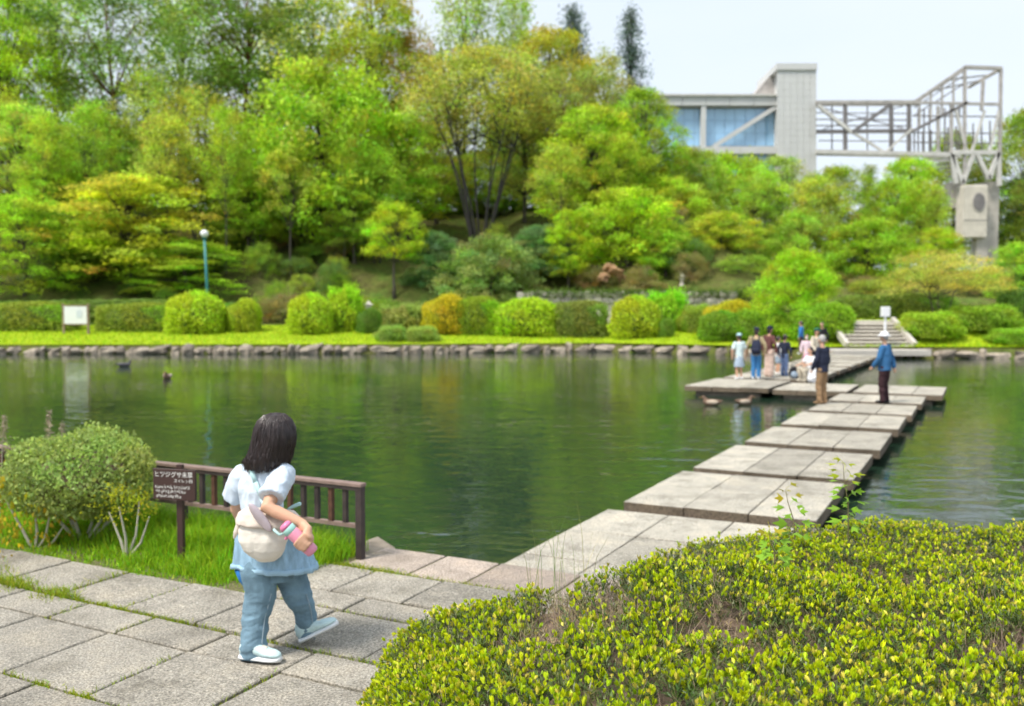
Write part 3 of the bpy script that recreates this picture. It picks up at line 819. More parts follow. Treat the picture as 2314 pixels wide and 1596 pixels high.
# undergrowth on the slope
g = np.random.default_rng(5)
und = [(0.16, 0.25, 0.02), (0.21, 0.30, 0.02), (0.24, 0.20, 0.06), (0.12, 0.19, 0.03), (0.27, 0.32, 0.03)]
for k in range(84):
    Yk = g.uniform(60.5, 74); xd = g.uniform(-20, 1560) if k < 64 else g.uniform(1560, 2330)
    xk = ony(xd, 600, Yk)[0]
    zone = [z_ for lim, z_ in ((150, 'below the tiered maple at the picture edge'), (330, 'behind the notice board'), (520, 'around the lamp post'), (700, 'on the slope above the lone round bush'), (850, 'left of the small bright tree'), (1010, 'right of the small bright tree'), (1170, 'below the many stemmed tree'), (1340, 'beside the blue green evergreen'), (1560, 'above the retaining wall'), (1780, 'left of the domed tree'), (2050, 'behind the steps'), (9999, 'by the concrete pier')) if xd < lim][0]
    lab = ('deep green', 'mid green', 'brownish', 'dark', 'yellow green')[k % 5] + (' low' if Yk < 67 else ' upper slope') + ' wild shrub ' + zone
    hk, wk = g.uniform(1.0, 2.6), g.uniform(2.0, 4.4)
    lab = ('tall ' if hk > 1.8 else 'short ') + ('spreading ' if wk > 3.2 else 'narrow ') + lab
    place_tree('scrub', 'undergrowth_shrub', lab, 'shrub', xk, Yk,
               hk, wk, und[k % 5], group='undergrowth shrubs on the slope')

# ------------------------------------------------------------------ clipped bushes on the far lawn
B = place_bush
AZ = 'clipped bushes on the far lawn'
LIME = (0.34, 0.44, 0.01); OLV = (0.21, 0.28, 0.015)
B('block', 'long clipped olive hedge at the picture edge beside the notice board', -60, 168, 686, 747, 54.5, OLV, 'clipped_hedge', 'hedge', AZ, 1.0)
B('block', 'long clipped olive hedge between notice board and large round bush', 222, 400, 688, 747, 54.5, OLV, 'clipped_hedge', 'hedge', AZ, 1.0)
B('block', 'dark trimmed hedge running behind the notice board', -60, 520, 680, 720, 58.5, (0.13, 0.22, 0.02), 'clipped_hedge', 'hedge', AZ, 0.8)
B('ball', 'large round yellow green bush at the foot of the lamp post', 376, 514, 664, 750, 53.8, LIME, group=AZ, depth=1.5)
B('ball_b', 'smaller round bush beside the large lamp post bush', 510, 590, 680, 744, 54.4, (0.32, 0.38, 0.015), group=AZ)
B('ball', 'round lime bush standing alone right of the lamp post pair', 650, 756, 668, 750, 53.6, LIME, group=AZ)
B('loose', 'loose bright shrub leaning on the lone round bush', 742, 818, 655, 745, 55.0, (0.33, 0.46, 0.01), group=AZ)
B('ball_b', 'small dark green ball beside the loose shrub', 806, 862, 700, 752, 53.8, (0.13, 0.22, 0.02), group=AZ)
B('loose', 'untidy olive bush left of the orange bush', 858, 962, 692, 750, 55.5, (0.24, 0.27, 0.05), group=AZ)
B('low', 'low pale mound nearest the water below the untidy bush', 850, 918, 736, 771, 50.6, (0.22, 0.33, 0.05), group=AZ)
B('low', 'second low pale mound beside the first near the waterline', 912, 988, 738, 773, 50.8, (0.25, 0.34, 0.05), group=AZ)
B('ball_b', 'orange tinted azalea at the end of the bush row', 952, 1056, 672, 756, 54.2, (0.42, 0.36, 0.01), group=AZ)
B('block', 'flat clipped green bush next to the orange azalea', 1022, 1125, 676, 758, 54.4, (0.22, 0.32, 0.01), group=AZ)
B('ball_b', 'wide bright green bush in the middle of the row', 1085, 1265, 680, 760, 54.0, (0.34, 0.46, 0.01), group=AZ)
B('block', 'darker clipped bush at the end of the row before the gap', 1245, 1368, 684, 760, 54.2, (0.19, 0.24, 0.03), group=AZ)
B('ball', 'round yellow green bush below the retaining wall', 1378, 1494, 674, 771, 52.8, (0.34, 0.41, 0.01), group=AZ)
B('loose', 'fresh green bush behind the round one below the wall', 1468, 1550, 664, 745, 54.8, (0.27, 0.48, 0.01), group=AZ)
B('ball_b', 'small dark bush at the foot of the round yellow one', 1484, 1524, 722, 768, 52.0, (0.16, 0.26, 0.02), group=AZ)
B('low', 'green bush between the fresh one and the orange topped one', 1535, 1610, 690, 755, 53.5, (0.24, 0.33, 0.03), group=AZ)
B('ball_b', 'orange topped azalea behind the dark one near the people', 1592, 1700, 684, 748, 51.5, (0.40, 0.36, 0.01), group=AZ)
B('ball', 'dark green round bush by the water near the people', 1578, 1684, 706, 775, 49.5, (0.16, 0.28, 0.01), group=AZ)
B('low', 'dark bush behind the people at the walkway end', 1655, 1775, 700, 772, 48.8, (0.17, 0.30, 0.01), group=AZ)
B('ball_b', 'green bush under the lime green domed tree', 1790, 1925, 690, 778, 47.0, (0.20, 0.33, 0.01), group=AZ)
B('block', 'long dark hedge above the steps', 1905, 2150, 666, 722, 53.0, (0.15, 0.22, 0.02), 'clipped_hedge', 'hedge', AZ, 0.9)
B('low', 'spreading clipped shrub right of the steps', 2035, 2160, 706, 784, 46.3, (0.24, 0.36, 0.015), group=AZ)
B('low', 'rounded green shrub under the spreading garden tree', 2140, 2295, 690, 778, 47.2, (0.20, 0.32, 0.015), group=AZ)
B('ball', 'dark green bush at the picture edge right of the steps', 2255, 2340, 655, 755, 49.5, (0.10, 0.20, 0.02), group=AZ)
B('low', 'low green shrub at the waterline in the right corner', 2235, 2340, 742, 790, 45.3, (0.20, 0.36, 0.015), group=AZ)
# creeper on the retaining wall
gcr = np.random.default_rng(9); n = 5000
P = np.stack([gcr.uniform(p0[0] + 0.4, p1[0] + 1.0, n), 58.35 + gcr.normal(size=n) * .3, 2.95 + np.abs(gcr.normal(size=n)) * .16 - 0.35 * gcr.uniform(0, 1, n) ** 3], -1)
V, F = leaves(P - np.array([7, 58.3, 0]), 0.16, gcr, 0.5)
put('creeper', raw_mesh('creeper', V, F, M_LEAF, False, colour_noise(n, gcr)), rw, color=(0.13, 0.22, 0.03))
# far lawn blades
n = 26000
xx = gcr.uniform(-34, 30, n); tt = gcr.uniform(0.15, 8.5, n) ** 1.0
yy = shore(xx) + tt
def blades(P, L_, W_, g, lean=0.35, segs=2):
    """grass blades, bent; returns V,F"""
    n = len(P)
    an = g.uniform(0, 6.28, n); side = np.stack([np.cos(an), np.sin(an), np.zeros(n)], -1)
    ben = g.uniform(0, 6.28, n); bd = np.stack([np.cos(ben), np.sin(ben), np.zeros(n)], -1)
    L_ = L_[:, None]; k = (lean * g.uniform(0.2, 1.6, n))[:, None]
    V = np.empty((n, 5, 3)); up = np.array([0, 0, 1.0])
    m = P + up * L_ * 0.55 + bd * L_ * k * 0.3
    V[:, 0] = P - side * W_; V[:, 1] = P + side * W_
    V[:, 2] = m + side * W_ * 0.8; V[:, 3] = m - side * W_ * 0.8
    V[:, 4] = P + up * L_ * (1 - 0.25 * k) + bd * L_ * k
    i = np.arange(n, dtype=np.int32)[:, None] * 5
    F4 = i + np.array([[0, 1, 2, 3]]); F3 = i + np.array([[3, 2, 4]])
    F = np.concatenate([np.stack([F4[:, 0], F4[:, 1], F4[:, 2]], 1), np.stack([F4[:, 0], F4[:, 2], F4[:, 3]], 1), F3])
    return V.reshape(-1, 3), F.astype(np.int32)
def blade_cols(n, g, base, jit=0.25, yellow=0.0):
    b = 1 + jit * g.normal(size=n)
    c = np.stack([base[0] * b * (1 + 0.2 * g.normal(size=n) + yellow), base[1] * b, base[2] * b], -1)
    return np.repeat(np.clip(c, 0.005, 0.9), 5, axis=0)
P = np.stack([xx, yy, gz(xx, yy) + 0.02], -1)
V, F = blades(P, gcr.uniform(.08, .2, n), 0.02, gcr)
tag(put('grass', raw_mesh('grass', V, F, M_GRASS, False, blade_cols(n, gcr, (0.44, 0.60, 0.015)))), 'short bright grass of the far lawn', 'grass', kind='stuff')

# ------------------------------------------------------------------ far bank furniture
M_WOOD = plain('weathered_wood', (0.28, 0.20, 0.14), 0.8, 0.3, 5, 0.004, 30, stretch=(1, 1, 8))
M_WHITE = plain('white_board', (0.80, 0.80, 0.82), 0.5, 0.05, 3)
M_TEAL = plain('teal_paint', (0.04, 0.22, 0.22), 0.45, 0.15, 6)
M_GLOBE = plain('white_globe', (0.82, 0.82, 0.84), 0.3, 0.04, 3)
M_CONC = plain('concrete', (0.50, 0.46, 0.41), 0.85, 0.2, 1.5, 0.01, 20)
M_CONCP = plain('pale_concrete', (0.62, 0.57, 0.49), 0.85, 0.15, 1.5, 0.01, 20)
pb = ony(194, 745, 54.0); zb = float(gz(pb[0], 52.8))
nbd = thing('notice_board', 'white notice board on two wooden posts between the clipped hedges', 'notice board', (pb[0], 52.8, zb))
for s_ in (-1, 1):
    MB().box((s_ * 0.72, 0, 0.85), (0.055, 0.055, 0.95)).build('post', M_WOOD, nbd)
MB().box((0, -0.02, 1.14), (0.66, 0.035, 0.51), None, 0.01).build('panel', M_WHITE, nbd)
MB().box((0, -0.02, 1.69), (0.66, 0.045, 0.035)).build('rail', M_WOOD, nbd)
MB().box((0, -0.02, 0.59), (0.66, 0.045, 0.035)).build('rail', M_WOOD, nbd)
MB().box((0.22, -0.066, 1.2), (0.16, 0.003, 0.22)).build('sheet', plain('faded_print', (0.62, 0.66, 0.72), 0.6, 0.1, 12), nbd)
lt = ony(462, 540, 57.0); lb = ony(472, 700, 57.0)
zl = float(gz(lb[0], 57.0))
lamp = thing('lamp_post', 'teal lamp post with a white globe lamp behind the round bush', 'lamp post', (lb[0], 57, zl))
dx = (lt[0] - lb[0]); hz = lt[2] - zl
MB().tube([(0, 0, -0.2), (dx * 0.5, 0, hz * .5), (dx, 0, hz)], [0.10, 0.085, 0.075], 10).build('pole', M_TEAL, lamp, True)
m = MB(); m.rings([((dx, 0, hz), (.12, 0, 0), (0, .12, 0)), ((dx, 0, hz + .07), (.16, 0, 0), (0, .16, 0)), ((dx, 0, hz + .1), (.1, 0, 0), (0, .1, 0))], 12)
m.build('collar', M_TEAL, lamp)
m = MB(); m.ball((dx, 0, hz + .32), (.25, .25, .25), 16, 10); m.build('globe', M_GLOBE, lamp, True)
for xd, yd, Yk, lab in ((833, 691, 55.2, 'small pale stone lantern among bushes left of the orange azalea'), (1541, 634, 61.0, 'small pale stone lantern on the green slope above the wall')):
    p = ony(xd, yd, Yk); zz = float(gz(p[0], Yk)) if Yk > 60 else p[2] - 0.75
    ln = thing('stone_lantern', lab, 'lantern', (p[0], Yk, zz)); H_ = max(0.7, p[2] - zz + 0.15)
    MB().rings([((0, 0, 0), (.2, 0, 0), (0, .2, 0)), ((0, 0, .1), (.14, 0, 0), (0, .14, 0)), ((0, 0, H_ - .35), (.10, 0, 0), (0, .10, 0))], 10).build('shaft', M_CONCP, ln)
    MB().box((0, 0, H_ - .22), (.15, .15, .13), None, .02).build('fire_box', M_CONCP, ln)
    MB().rings([((0, 0, H_ - .09), (.3, 0, 0), (0, .3, 0)), ((0, 0, H_), (.16, 0, 0), (0, .16, 0)), ((0, 0, H_ + .14), (.04, 0, 0), (0, .04, 0))], 8).build('cap', M_CONCP, ln)
# ochre rocks on the slope
for k, (xd, yd, w) in enumerate(((1365, 625, 1.0), (1392, 612, 1.2), (1372, 605, 0.8), (1405, 630, 0.8))):
    Yk = 61.6 + 0.25 * k; p = ony(xd, yd, Yk)
    tag(put('rock', rock_mesh(50 + k, M_ROCK, 0.6), None, (p[0], Yk, max(p[2], float(gz(p[0], Yk)) + 0.1)), (0.3, 0.4 * k, k), (w * .8, w * .7, w * .55)),
        ('lowest', 'largest', 'topmost', 'outer')[k] + ' ochre boulder of the small rock pile above the retaining wall', 'rock', 'ochre rocks on the slope')
# steps up from the walkway
sp = onz(1985, 782, 0.02)
M_RISER = plain('shadow_toned_riser', (0.17, 0.15, 0.125), 0.9, 0.3, 2.0)  # darker than the treads: shadow under the nosings put into the colour
stairs = thing('steps', 'flight of pale concrete steps rising from the walkway to a terrace', 'steps', (18.3, 44.6, 0.0))
for k in range(7):
    st_ = MB().box((0, 0.36 * k + 0.2, 0.10 + 0.175 * k - 0.03), (1.55, 0.22, 0.035), None, 0.01).build('step', M_CONCP, stairs)
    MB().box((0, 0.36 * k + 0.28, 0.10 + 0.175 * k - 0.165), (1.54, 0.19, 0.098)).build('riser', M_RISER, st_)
m = MB(); m.box((0, 3.6, 1.22), (1.9, 0.85, 0.08), None, 0.01); m.build('landing', M_CONCP, stairs)
for s_ in (-1, 1):
    m = MB(); m.bar((s_ * 1.68, 0.0, 0.1), (s_ * 1.68, 2.7, 1.35), 0.2, 0.3); m.build('side_wall', M_CONC, stairs)
apron = MB(); apron.box((17.6, 43.75, -0.19), (2.3, 1.1, 0.13), None, 0.01)
tag(apron.build('landing_path', M_CONC), 'concrete landing where the walkway meets the far bank', kind='structure')
ps = ony(2000, 752, 44.0)
post = thing('signpost', 'slim white post with a box shaped top beside the steps', 'post', (ony(2000, 740, 44.2)[0], 44.2, 0.05))
MB().tube([(0, 0, 0), (0, 0, 1.6)], 0.06, 8).build('shaft', M_WHITE, post)
MB().box((0, 0, 1.72), (.19, .12, .24), None, .02).build('head', M_WHITE, post)

# ------------------------------------------------------------------ the building, tower and steel frame beyond the trees
M_PANEL = plain('pale_cladding', (0.60, 0.60, 0.59), 0.6, 0.06, 0.4)
M_STEEL = plain('weathered_steel_paint', (0.42, 0.39, 0.37), 0.7, 0.35, 0.9)
M_STEELW = plain('pale_steel_paint', (0.60, 0.58, 0.55), 0.7, 0.2, 0.9)
M_STEELD = plain('dark_steel', (0.20, 0.185, 0.185), 0.7, 0.3, 0.9)
def glass_mat():
    m, nt, b = new_mat('blue_glass')
    b.inputs['Base Color'].default_value = (0.32, 0.56, 0.80, 1)
    b.inputs['Roughness'].default_value = 0.06
    b.inputs['IOR'].default_value = 1.9
    return m
M_GLASS = glass_mat()
YB = 118.0
def bx(o, name, x0, x1, y0, y1, Yf, Yk, mat, bev=0.0):
    """a block whose front face spans picture columns x0..x1 and rows y0..y1 at distance Yf, going back to Yk"""
    a, b = ony(x0, y1, Yf), ony(x1, y0, Yf)
    return MB().box(((a[0]+b[0])/2 - o.location[0], (Yf+Yk)/2 - o.location[1], (a[2]+b[2])/2 - o.location[2]),
                    ((b[0]-a[0])/2, (Yk-Yf)/2, (b[2]-a[2])/2), None, bev).build(name, mat, o)
bl = thing('museum_building', 'pale panelled building with a blue glazed wing and tall square tower', 'building', (ony(1700, 700, YB)[0], YB, 3.0))
bx(bl, 'wing_core', 1380, 1757, 250, 640, YB + 1.2, YB + 14, M_PANEL)
for k in range(7):
    bx(bl, 'parapet_panel', 1380 + 54 * k, 1380 + 54 * (k + 1) - 0.8, 216, 238, YB - 0.2, YB + 14, M_PANEL)
bx(bl, 'roof_edge', 1380, 1757, 212, 216.5, YB - 0.5, YB + 14, M_STEELW)
bx(bl, 'soffit', 1380, 1757, 238.2, 243, YB + 0.3, YB + 1.4, M_STEEL)
for i in range(16):
    for j in range(3):
        bx(bl, 'pane', 1384 + 23.1 * i, 1384 + 23.1 * (i + 1) - 0.5, 243.5 + 29 * j, 243.5 + 29 * (j + 1) - 0.5, YB + 0.9, YB + 1.05, M_GLASS)
for xk in (1480, 1590):
    bx(bl, 'column', xk - 6, xk + 6, 238, 336, YB - 0.1, YB + 0.7, M_PANEL)
def brace(o, x0, y0, x1, y1, Ya, w, mat, name='brace', Yb=None, d=None):
    a, b = ony(x0, y0, Ya), ony(x1, y1, Yb or Ya); L_ = np.array(o.location)
    return MB().bar(a - L_, b - L_, w, d).build(name, mat, o)
brace(bl, 1612, 332, 1752, 243, YB + 0.2, 0.55, M_PANEL)
bx(bl, 'sill', 1380, 1757, 331, 347, YB - 0.2, YB + 1.3, M_PANEL)
for i in range(9):
    bx(bl, 'pane', 1384 + 41 * i, 1384 + 41 * (i + 1) - 1.5, 350, 400, YB + 0.9, YB + 1.05, M_GLASS)
# tower of square cladding panels
bx(bl, 'tower_core', 1759, 1843, 147, 640, YB - 1.95, YB + 6.9, M_PANEL)
for i in range(6):
    for j in range(18):
        bx(bl, 'panel', 1757 + 14.67 * i + .14, 1757 + 14.67 * (i + 1) - .14, 158 + 15 * j + .14, 158 + 15 * (j + 1) - .14, YB - 2.1, YB - 1.9, M_PANEL)
bx(bl, 'coping', 1755, 1847, 143, 157.5, YB - 2.3, YB + 7, M_PANEL)
pa, pb2, pc = ony(1757, 150, YB + 1), ony(1702, 217, YB + 1), ony(1757, 217, YB + 1)
Lb = np.array(bl.location)
m = MB(); m.add([pa - Lb, pb2 - Lb, pc - Lb, pa - Lb + [0, 5, 0], pb2 - Lb + [0, 5, 0], pc - Lb + [0, 5, 0]],
                [(0, 1, 2), (5, 4, 3), (0, 3, 4, 1), (1, 4, 5, 2), (2, 5, 3, 0)])
m.build('sloping_stair_roof', M_STEEL, bl)
# steel frame: bridge truss, rising ramp and lattice columns
sf = thing('steel_frame', 'rusty grey steel bridge truss with a rising ramp frame and lattice columns', 'steel structure', (ony(2050, 700, YB - 3)[0], YB - 3, 3.0))
YF, YR = YB - 3.0, YB + 2.5
def S(x0, y0, x1, y1, w=0.28, mat=M_STEEL, back=False, name='beam'):
    Y = YR if back else YF
    brace(sf, x0, y0, x1, y1, Y, w, mat, name)
for bk in (False, True):
    o = 4 if bk else 0
    S(1843, 232 + o, 2075, 231 + o, 0.42, M_STEEL, bk, 'top_chord')
    S(1843, 343 + o, 2170, 350 + o, 0.5, M_STEELW, bk, 'bottom_chord')
    S(1845, 300 - o, 2060, 298 - o, 0.26, M_STEELD, bk)
    S(1848, 238, 1925, 300, 0.42, M_STEELW, bk, 'diagonal'); S(1925, 300, 2010, 238, 0.42, M_STEELD, bk, 'diagonal')
    S(1925, 298, 2000, 345, 0.3, M_STEELW, bk, 'diagonal'); S(2000, 345, 2062, 290, 0.3, M_STEELW, bk, 'diagonal')
    for xk in (1908, 2012, 2052): S(xk + o, 232, xk + o, 345, 0.26, M_STEELD, bk, 'post')
    # ramp
    S(2070, 228 + o, 2180 + 2*o, 152, 0.34, M_STEEL, bk, 'ramp_chord'); S(2060, 298, 2185 + o, 232, 0.34, M_STEELD, bk, 'ramp_chord')
    for k in range(5):
        t = k / 4; S(2078 + 102 * t, 224 - 72 * t, 2078 + 102 * t, 292 - 58 * t, 0.22, M_STEEL, bk, 'post')
S(1843, 270, 2060, 272, 0.14, M_STEELD); S(1843, 284, 2060, 285, 0.14, M_STEELD); S(1843, 255, 2060, 257, 0.12, M_STEELD, True)
S(1843, 240, 2040, 290, 0.12, M_STEELD, True, 'diagonal'); S(1860, 292, 2040, 240, 0.12, M_STEELD, True, 'diagonal')
brace(sf, 2180, 152, 2263, 155, YF, 0.42, M_STEEL, 'top_chord', YF); brace(sf, 2263, 155, 2188, 198, YF, 0.32, M_STEEL, 'ramp_chord', YR)
brace(sf, 2180, 152, 2188, 152, YF, 0.3, M_STEEL, 'cross_beam', YR)
S(2062, 232, 2262, 236, 0.32, M_STEEL)
brace(sf, 2110, 205, 2215, 182, YF, 0.2, M_STEEL, 'cross_beam', YR); brace(sf, 2145, 180, 2235, 170, YF, 0.2, M_STEEL, 'cross_beam', YR)
for xk, a, b in ((2180, 152, 400), (2222, 178, 250), (2262, 155, 420), (2150, 232, 345), (2120, 240, 345)):
    S(xk, a, xk - (4 if xk > 2200 else 0), b, 0.34, M_STEEL, False, 'column')
for xk in (2075, 2088, 2100, 2135, 2168): S(xk, 245, xk, 345, 0.16, M_STEELD, True, 'post')
S(2150, 345, 2252, 345, 0.55, M_STEELW); S(2060, 365, 2150, 362, 0.3, M_STEELW, True)
for x0, x1, xb in ((2160, 2185, 2172), (2225, 2195, 2210), (2258, 2235, 2248)):
    S(x0, 250, x1, 345, 0.3, M_STEELW, False, 'diagonal')
for x0, y0, x1, y1 in ((2150, 345, 2175, 415), (2200, 345, 2175, 415), (2205, 345, 2235, 405), (2255, 345, 2235, 405), (2150, 352, 2160, 415), (2255, 345, 2258, 420)):
    S(x0, y0, x1, y1, 0.5, M_STEELW, False, 'strut')
for k in range(6): S(2115, 355 + 9 * k, 2160, 352 + 9 * k, 0.16, M_STEELD, True, 'rung')
for k in range(10): S(2066 + 19 * k, 300 - 3 * k, 2066 + 19 * k, 345, 0.15, M_STEELD, k % 2 == 0, 'post')
for yk in (262, 300, 322): S(2062, yk, 2258, yk + 2, 0.15, M_STEELD, yk == 300)
S(2064, 262, 2178, 190, 0.15, M_STEELD); S(2066, 244, 2178, 171, 0.13, M_STEELD, True)
S(1850, 318, 2060, 320, 0.12, M_STEELD, True); S(1880, 232, 1880, 343, 0.14, M_STEELD, True, 'post'); S(1960, 232, 1960, 343, 0.14, M_STEELD, True, 'post')
# concrete pier with an oval opening
cp = thing('concrete_pier', 'pale concrete pier with a dark oval opening under the steel frame', 'concrete pier', (ony(2215, 700, YB - 3)[0], YB - 3, 3.0))
bx(cp, 'rear_column', 2224, 2259, 410, 640, YB - 2.0, YB + 1.5, M_CONC)
bx(cp, 'side_column', 2150, 2177, 410, 470, YB - 1.5, YB + 1.5, M_CONC)
bx(cp, 'head_block', 2176, 2232, 418, 536, YB - 4.0, YB - 2.05, M_CONCP, 0.12)
bx(cp, 'foot_column', 2205, 2232, 536, 640, YB - 3.4, YB - 2.2, M_CONC)
pc_ = ony(2212, 457, YB - 4.0) - np.array(cp.location)
m = MB(); m.rings([(pc_ + [0, -0.10, 0], (.72, 0, 0), (0, 0, 1.1)), (pc_ + [0, 0.05, 0], (.72, 0, 0), (0, 0, 1.1))], 24); m.build('oval_opening', M_STEELD, cp)
m = MB(); m.rings([(pc_ + [0, -0.05, 0], (.9, 0, 0), (0, 0, 1.3)), (pc_ + [0, 0.05, 0], (.9, 0, 0), (0, 0, 1.3))], 24); m.build('oval_rim', M_CONC, cp)
bx(cp, 'joint_band', 2178, 2231, 497, 498.2, YB - 4.03, YB - 3.9, M_STEELD)

# ------------------------------------------------------------------ near plants: the clipped yew hedges in front
def hedge_top(x, y, knots_x, knots_z, yb, yf, xl, xr, edge=0.42):
    """height of a clipped hedge; falls away at its sides"""
    base = np.interp(x, knots_x, knots_z)
    d = np.minimum(np.minimum((yb - y), (y - yf) + 9), np.minimum(x - xl, xr - x))
    f = np.clip(d / edge, 0, 1); f = (1 - (1 - f) ** 2.4) ** 0.7
    bump = 0.018 * np.sin(x * 4.1 + 1.7 * np.sin(y * 3.2)) + 0.014 * np.sin(y * 5.3 + x * 3.1) + 0.008 * np.sin(x * 15 + y * 11)
    return base * f + bump * f
def yew_hedge(label, knots_x, knots_z, yb, yf, xl, xr, density, seed, dead=0.5, edge=0.42, y_from=1.7, needles=15):
    g = np.random.default_rng(seed)
    T_ = lambda x, y: hedge_top(x, y, knots_x, knots_z, yb, yf, xl, xr, edge)
    hd = thing('yew_hedge', label, 'hedge', ((xl + xr) / 2, (yf + yb) / 2, -0.02))
    o = np.array(hd.location)
    # woody inside
    xs_ = np.linspace(xl, xr, 70); ys_ = np.linspace(max(y_from - 0.3, yf), yb, 60)
    X, Y = np.meshgrid(xs_, ys_)
    Z = np.maximum(T_(X, Y) - 0.10, -0.02)
    i = np.arange(X.size).reshape(X.shape)
    F = np.stack([i[:-1, :-1], i[:-1, 1:], i[1:, 1:], i[1:, :-1]], -1).reshape(-1, 4)
    put('inner_wood', raw_mesh('inner_wood', np.stack([X, Y, Z], -1).reshape(-1, 3) - o, F, M_TWIG, True), hd)
    n0 = int(density * (xr - xl) * (yb - max(y_from, yf)) * 3.2)
    x = g.uniform(xl, xr, n0); y = g.uniform(max(y_from, yf), yb, n0)
    e = 0.02
    gx = (T_(x + e, y) - T_(x - e, y)) / (2 * e); gy = (T_(x, y + e) - T_(x, y - e)) / (2 * e)
    ar = np.sqrt(1 + gx ** 2 + gy ** 2)
    keep = g.uniform(0, 3.2, n0) < np.minimum(ar, 3.2)
    x, y, gx, gy = x[keep], y[keep], gx[keep], gy[keep]
    z = T_(x, y); keep = z > 0.06
    x, y, z, gx, gy = x[keep], y[keep], z[keep], gx[keep], gy[keep]
    n = len(x)
    nm = unit(np.stack([-gx, -gy, np.ones(n)], -1))
    nz = np.array([mnoise.noise(Vector((a * 2.2, b * 2.2, seed))) + 0.5 * mnoise.noise(Vector((a * 6, b * 6, seed + 4))) for a, b in zip(x, y)])
    fine = g.normal(size=n)
    bald = np.clip((nz * 1.9 - 0.36) * dead * 2 + 0.25 * fine, 0, 1)      # thin, twiggy patches
    D = unit(nm * 0.7 + np.array([0, 0, 0.75]) + 0.33 * g.normal(size=(n, 3)))
    Ls = g.uniform(0.038, 0.062, n) * (1 - 0.25 * bald)
    P = np.stack([x, y, z], -1) - nm * (0.03 + 0.022 * np.abs(g.normal(size=n)) + 0.05 * bald)[:, None]
    ref = unit(np.cross(D, np.array([0.3, 0.9, 0.1]))); ref2 = np.cross(D, ref)
    # dark needles up each shoot
    k = needles
    t = np.tile(np.linspace(0.12, 0.95, k), n); sid = np.repeat(np.arange(n), k)
    keepn = g.uniform(0, 1, n * k) > 0.75 * bald[sid]
    t, sid = t[keepn], sid[keepn]; q = len(t)
    an = t * 41.0 + g.uniform(0, 6.28, n)[sid] + 0.4 * g.normal(size=q)
    out = ref[sid] * np.cos(an)[:, None] + ref2[sid] * np.sin(an)[:, None]
    nd = unit(out * 0.85 + D[sid] * g.uniform(0.35, 0.9, q)[:, None])
    nl = (0.019 + 0.012 * g.uniform(0, 1, q))[:, None]
    wd = np.cross(nd, D[sid]); wd = unit(wd) * (0.0023 * g.uniform(0.8, 1.3, q))[:, None]
    b0 = P[sid] + D[sid] * (t * Ls[sid])[:, None]
    V = np.stack([b0, b0 + nd * nl * 0.5 + wd, b0 + nd * nl, b0 + nd * nl * 0.5 - wd], 1)
    oldc = np.array([0.045, 0.10, 0.014]); dry = np.array([0.34, 0.25, 0.12]); mid = np.array([0.15, 0.20, 0.035])
    mixd = np.clip(0.9 * bald + 0.22 * g.normal(size=n), 0, 1)[sid][:, None]
    mixm = np.clip(0.35 + 0.3 * fine, 0, 1)[sid][:, None]
    c = (oldc * (1 - mixm) + mid * mixm) * (1 - mixd) + dry * mixd
    c = c * (1 + 0.25 * g.normal(size=(q, 1)))
    Vall = [V.reshape(-1, 3)]; Call = [np.repeat(c, 4, 0)]
    # bright new shoots at the tips: club shaped bundles of soft leaves
    lush = np.clip(0.5 - 0.9 * nz + 0.25 * g.normal(size=n), 0, 1)
    ns = np.where((bald > 0.5) | (g.uniform(0, 1, n) > 0.24 + 0.55 * lush), 0, g.choice([1, 2, 3, 4, 5], n, p=[.28, .27, .22, .14, .09]))
    sid = np.repeat(np.arange(n), ns); q = len(sid)
    tipp = P[sid] + D[sid] * Ls[sid][:, None] + 0.009 * g.normal(size=(q, 3)) + np.array([0, 0, 0.002])
    td = unit(D[sid] + 0.38 * g.normal(size=(q, 3)) + np.array([0, 0, 0.25]))
    tl = g.uniform(0.012, 0.025, q)
    r1 = unit(np.cross(td, np.array([0.5, 0.2, 0.8]))); r2 = np.cross(td, r1)
    tc0 = np.array([0.66, 0.70, 0.008]); tc1 = np.array([0.36, 0.54, 0.010]); tc2 = np.array([0.80, 0.70, 0.10])
    w0 = g.uniform(0, 1, (q, 1)); w1 = (g.uniform(0, 1, (q, 1)) < 0.14) * 1.0
    tc = (tc0 * w0 + tc1 * (1 - w0)) * (1 - w1) + tc2 * w1
    tc = tc * (1 + 0.14 * g.normal(size=(q, 1)))
    for m_ in range(7):
        a_ = m_ * 0.9 + g.uniform(0, 6.28, q)
        o_ = r1 * np.cos(a_)[:, None] + r2 * np.sin(a_)[:, None]
        til = g.uniform(0.05, 0.24, q)[:, None]
        ld = unit(td + o_ * til); w_ = np.cross(ld, o_); w_ = unit(w_) * (tl * 0.155)[:, None]
        b0 = tipp + o_ * 0.0022
        L2 = (tl * g.uniform(0.75, 1.1, q))[:, None]
        V = np.stack([b0 - w_ * 0.5, b0 + ld * L2 * 0.6 + w_ + o_ * 0.0015, b0 + ld * L2, b0 + ld * L2 * 0.6 - w_ + o_ * 0.0015], 1)
        Vall.append(V.reshape(-1, 3)); Call.append(np.repeat(tc * (1 + 0.06 * g.normal(size=(q, 1))), 4, 0))
    V = np.concatenate(Vall); C = np.clip(np.concatenate(Call), 0.004, 0.9)
    f = put('foliage', raw_mesh('foliage', V - o, np.arange(len(V), dtype=np.int32).reshape(-1, 4), M_NEEDLE, False, C), hd)
    f['kind'] = 'stuff'
    # bare twigs
    nt_ = int(n * 1.1); j = g.integers(0, n, nt_)
    jj = g.uniform(0, 1, nt_) < 0.35 + bald[j]; j = j[jj]; nt_ = len(j)
    b0 = np.stack([x[j], y[j], z[j]], -1) - nm[j] * g.uniform(0.04, 0.13, nt_)[:, None] + 0.012 * g.normal(size=(nt_, 3))
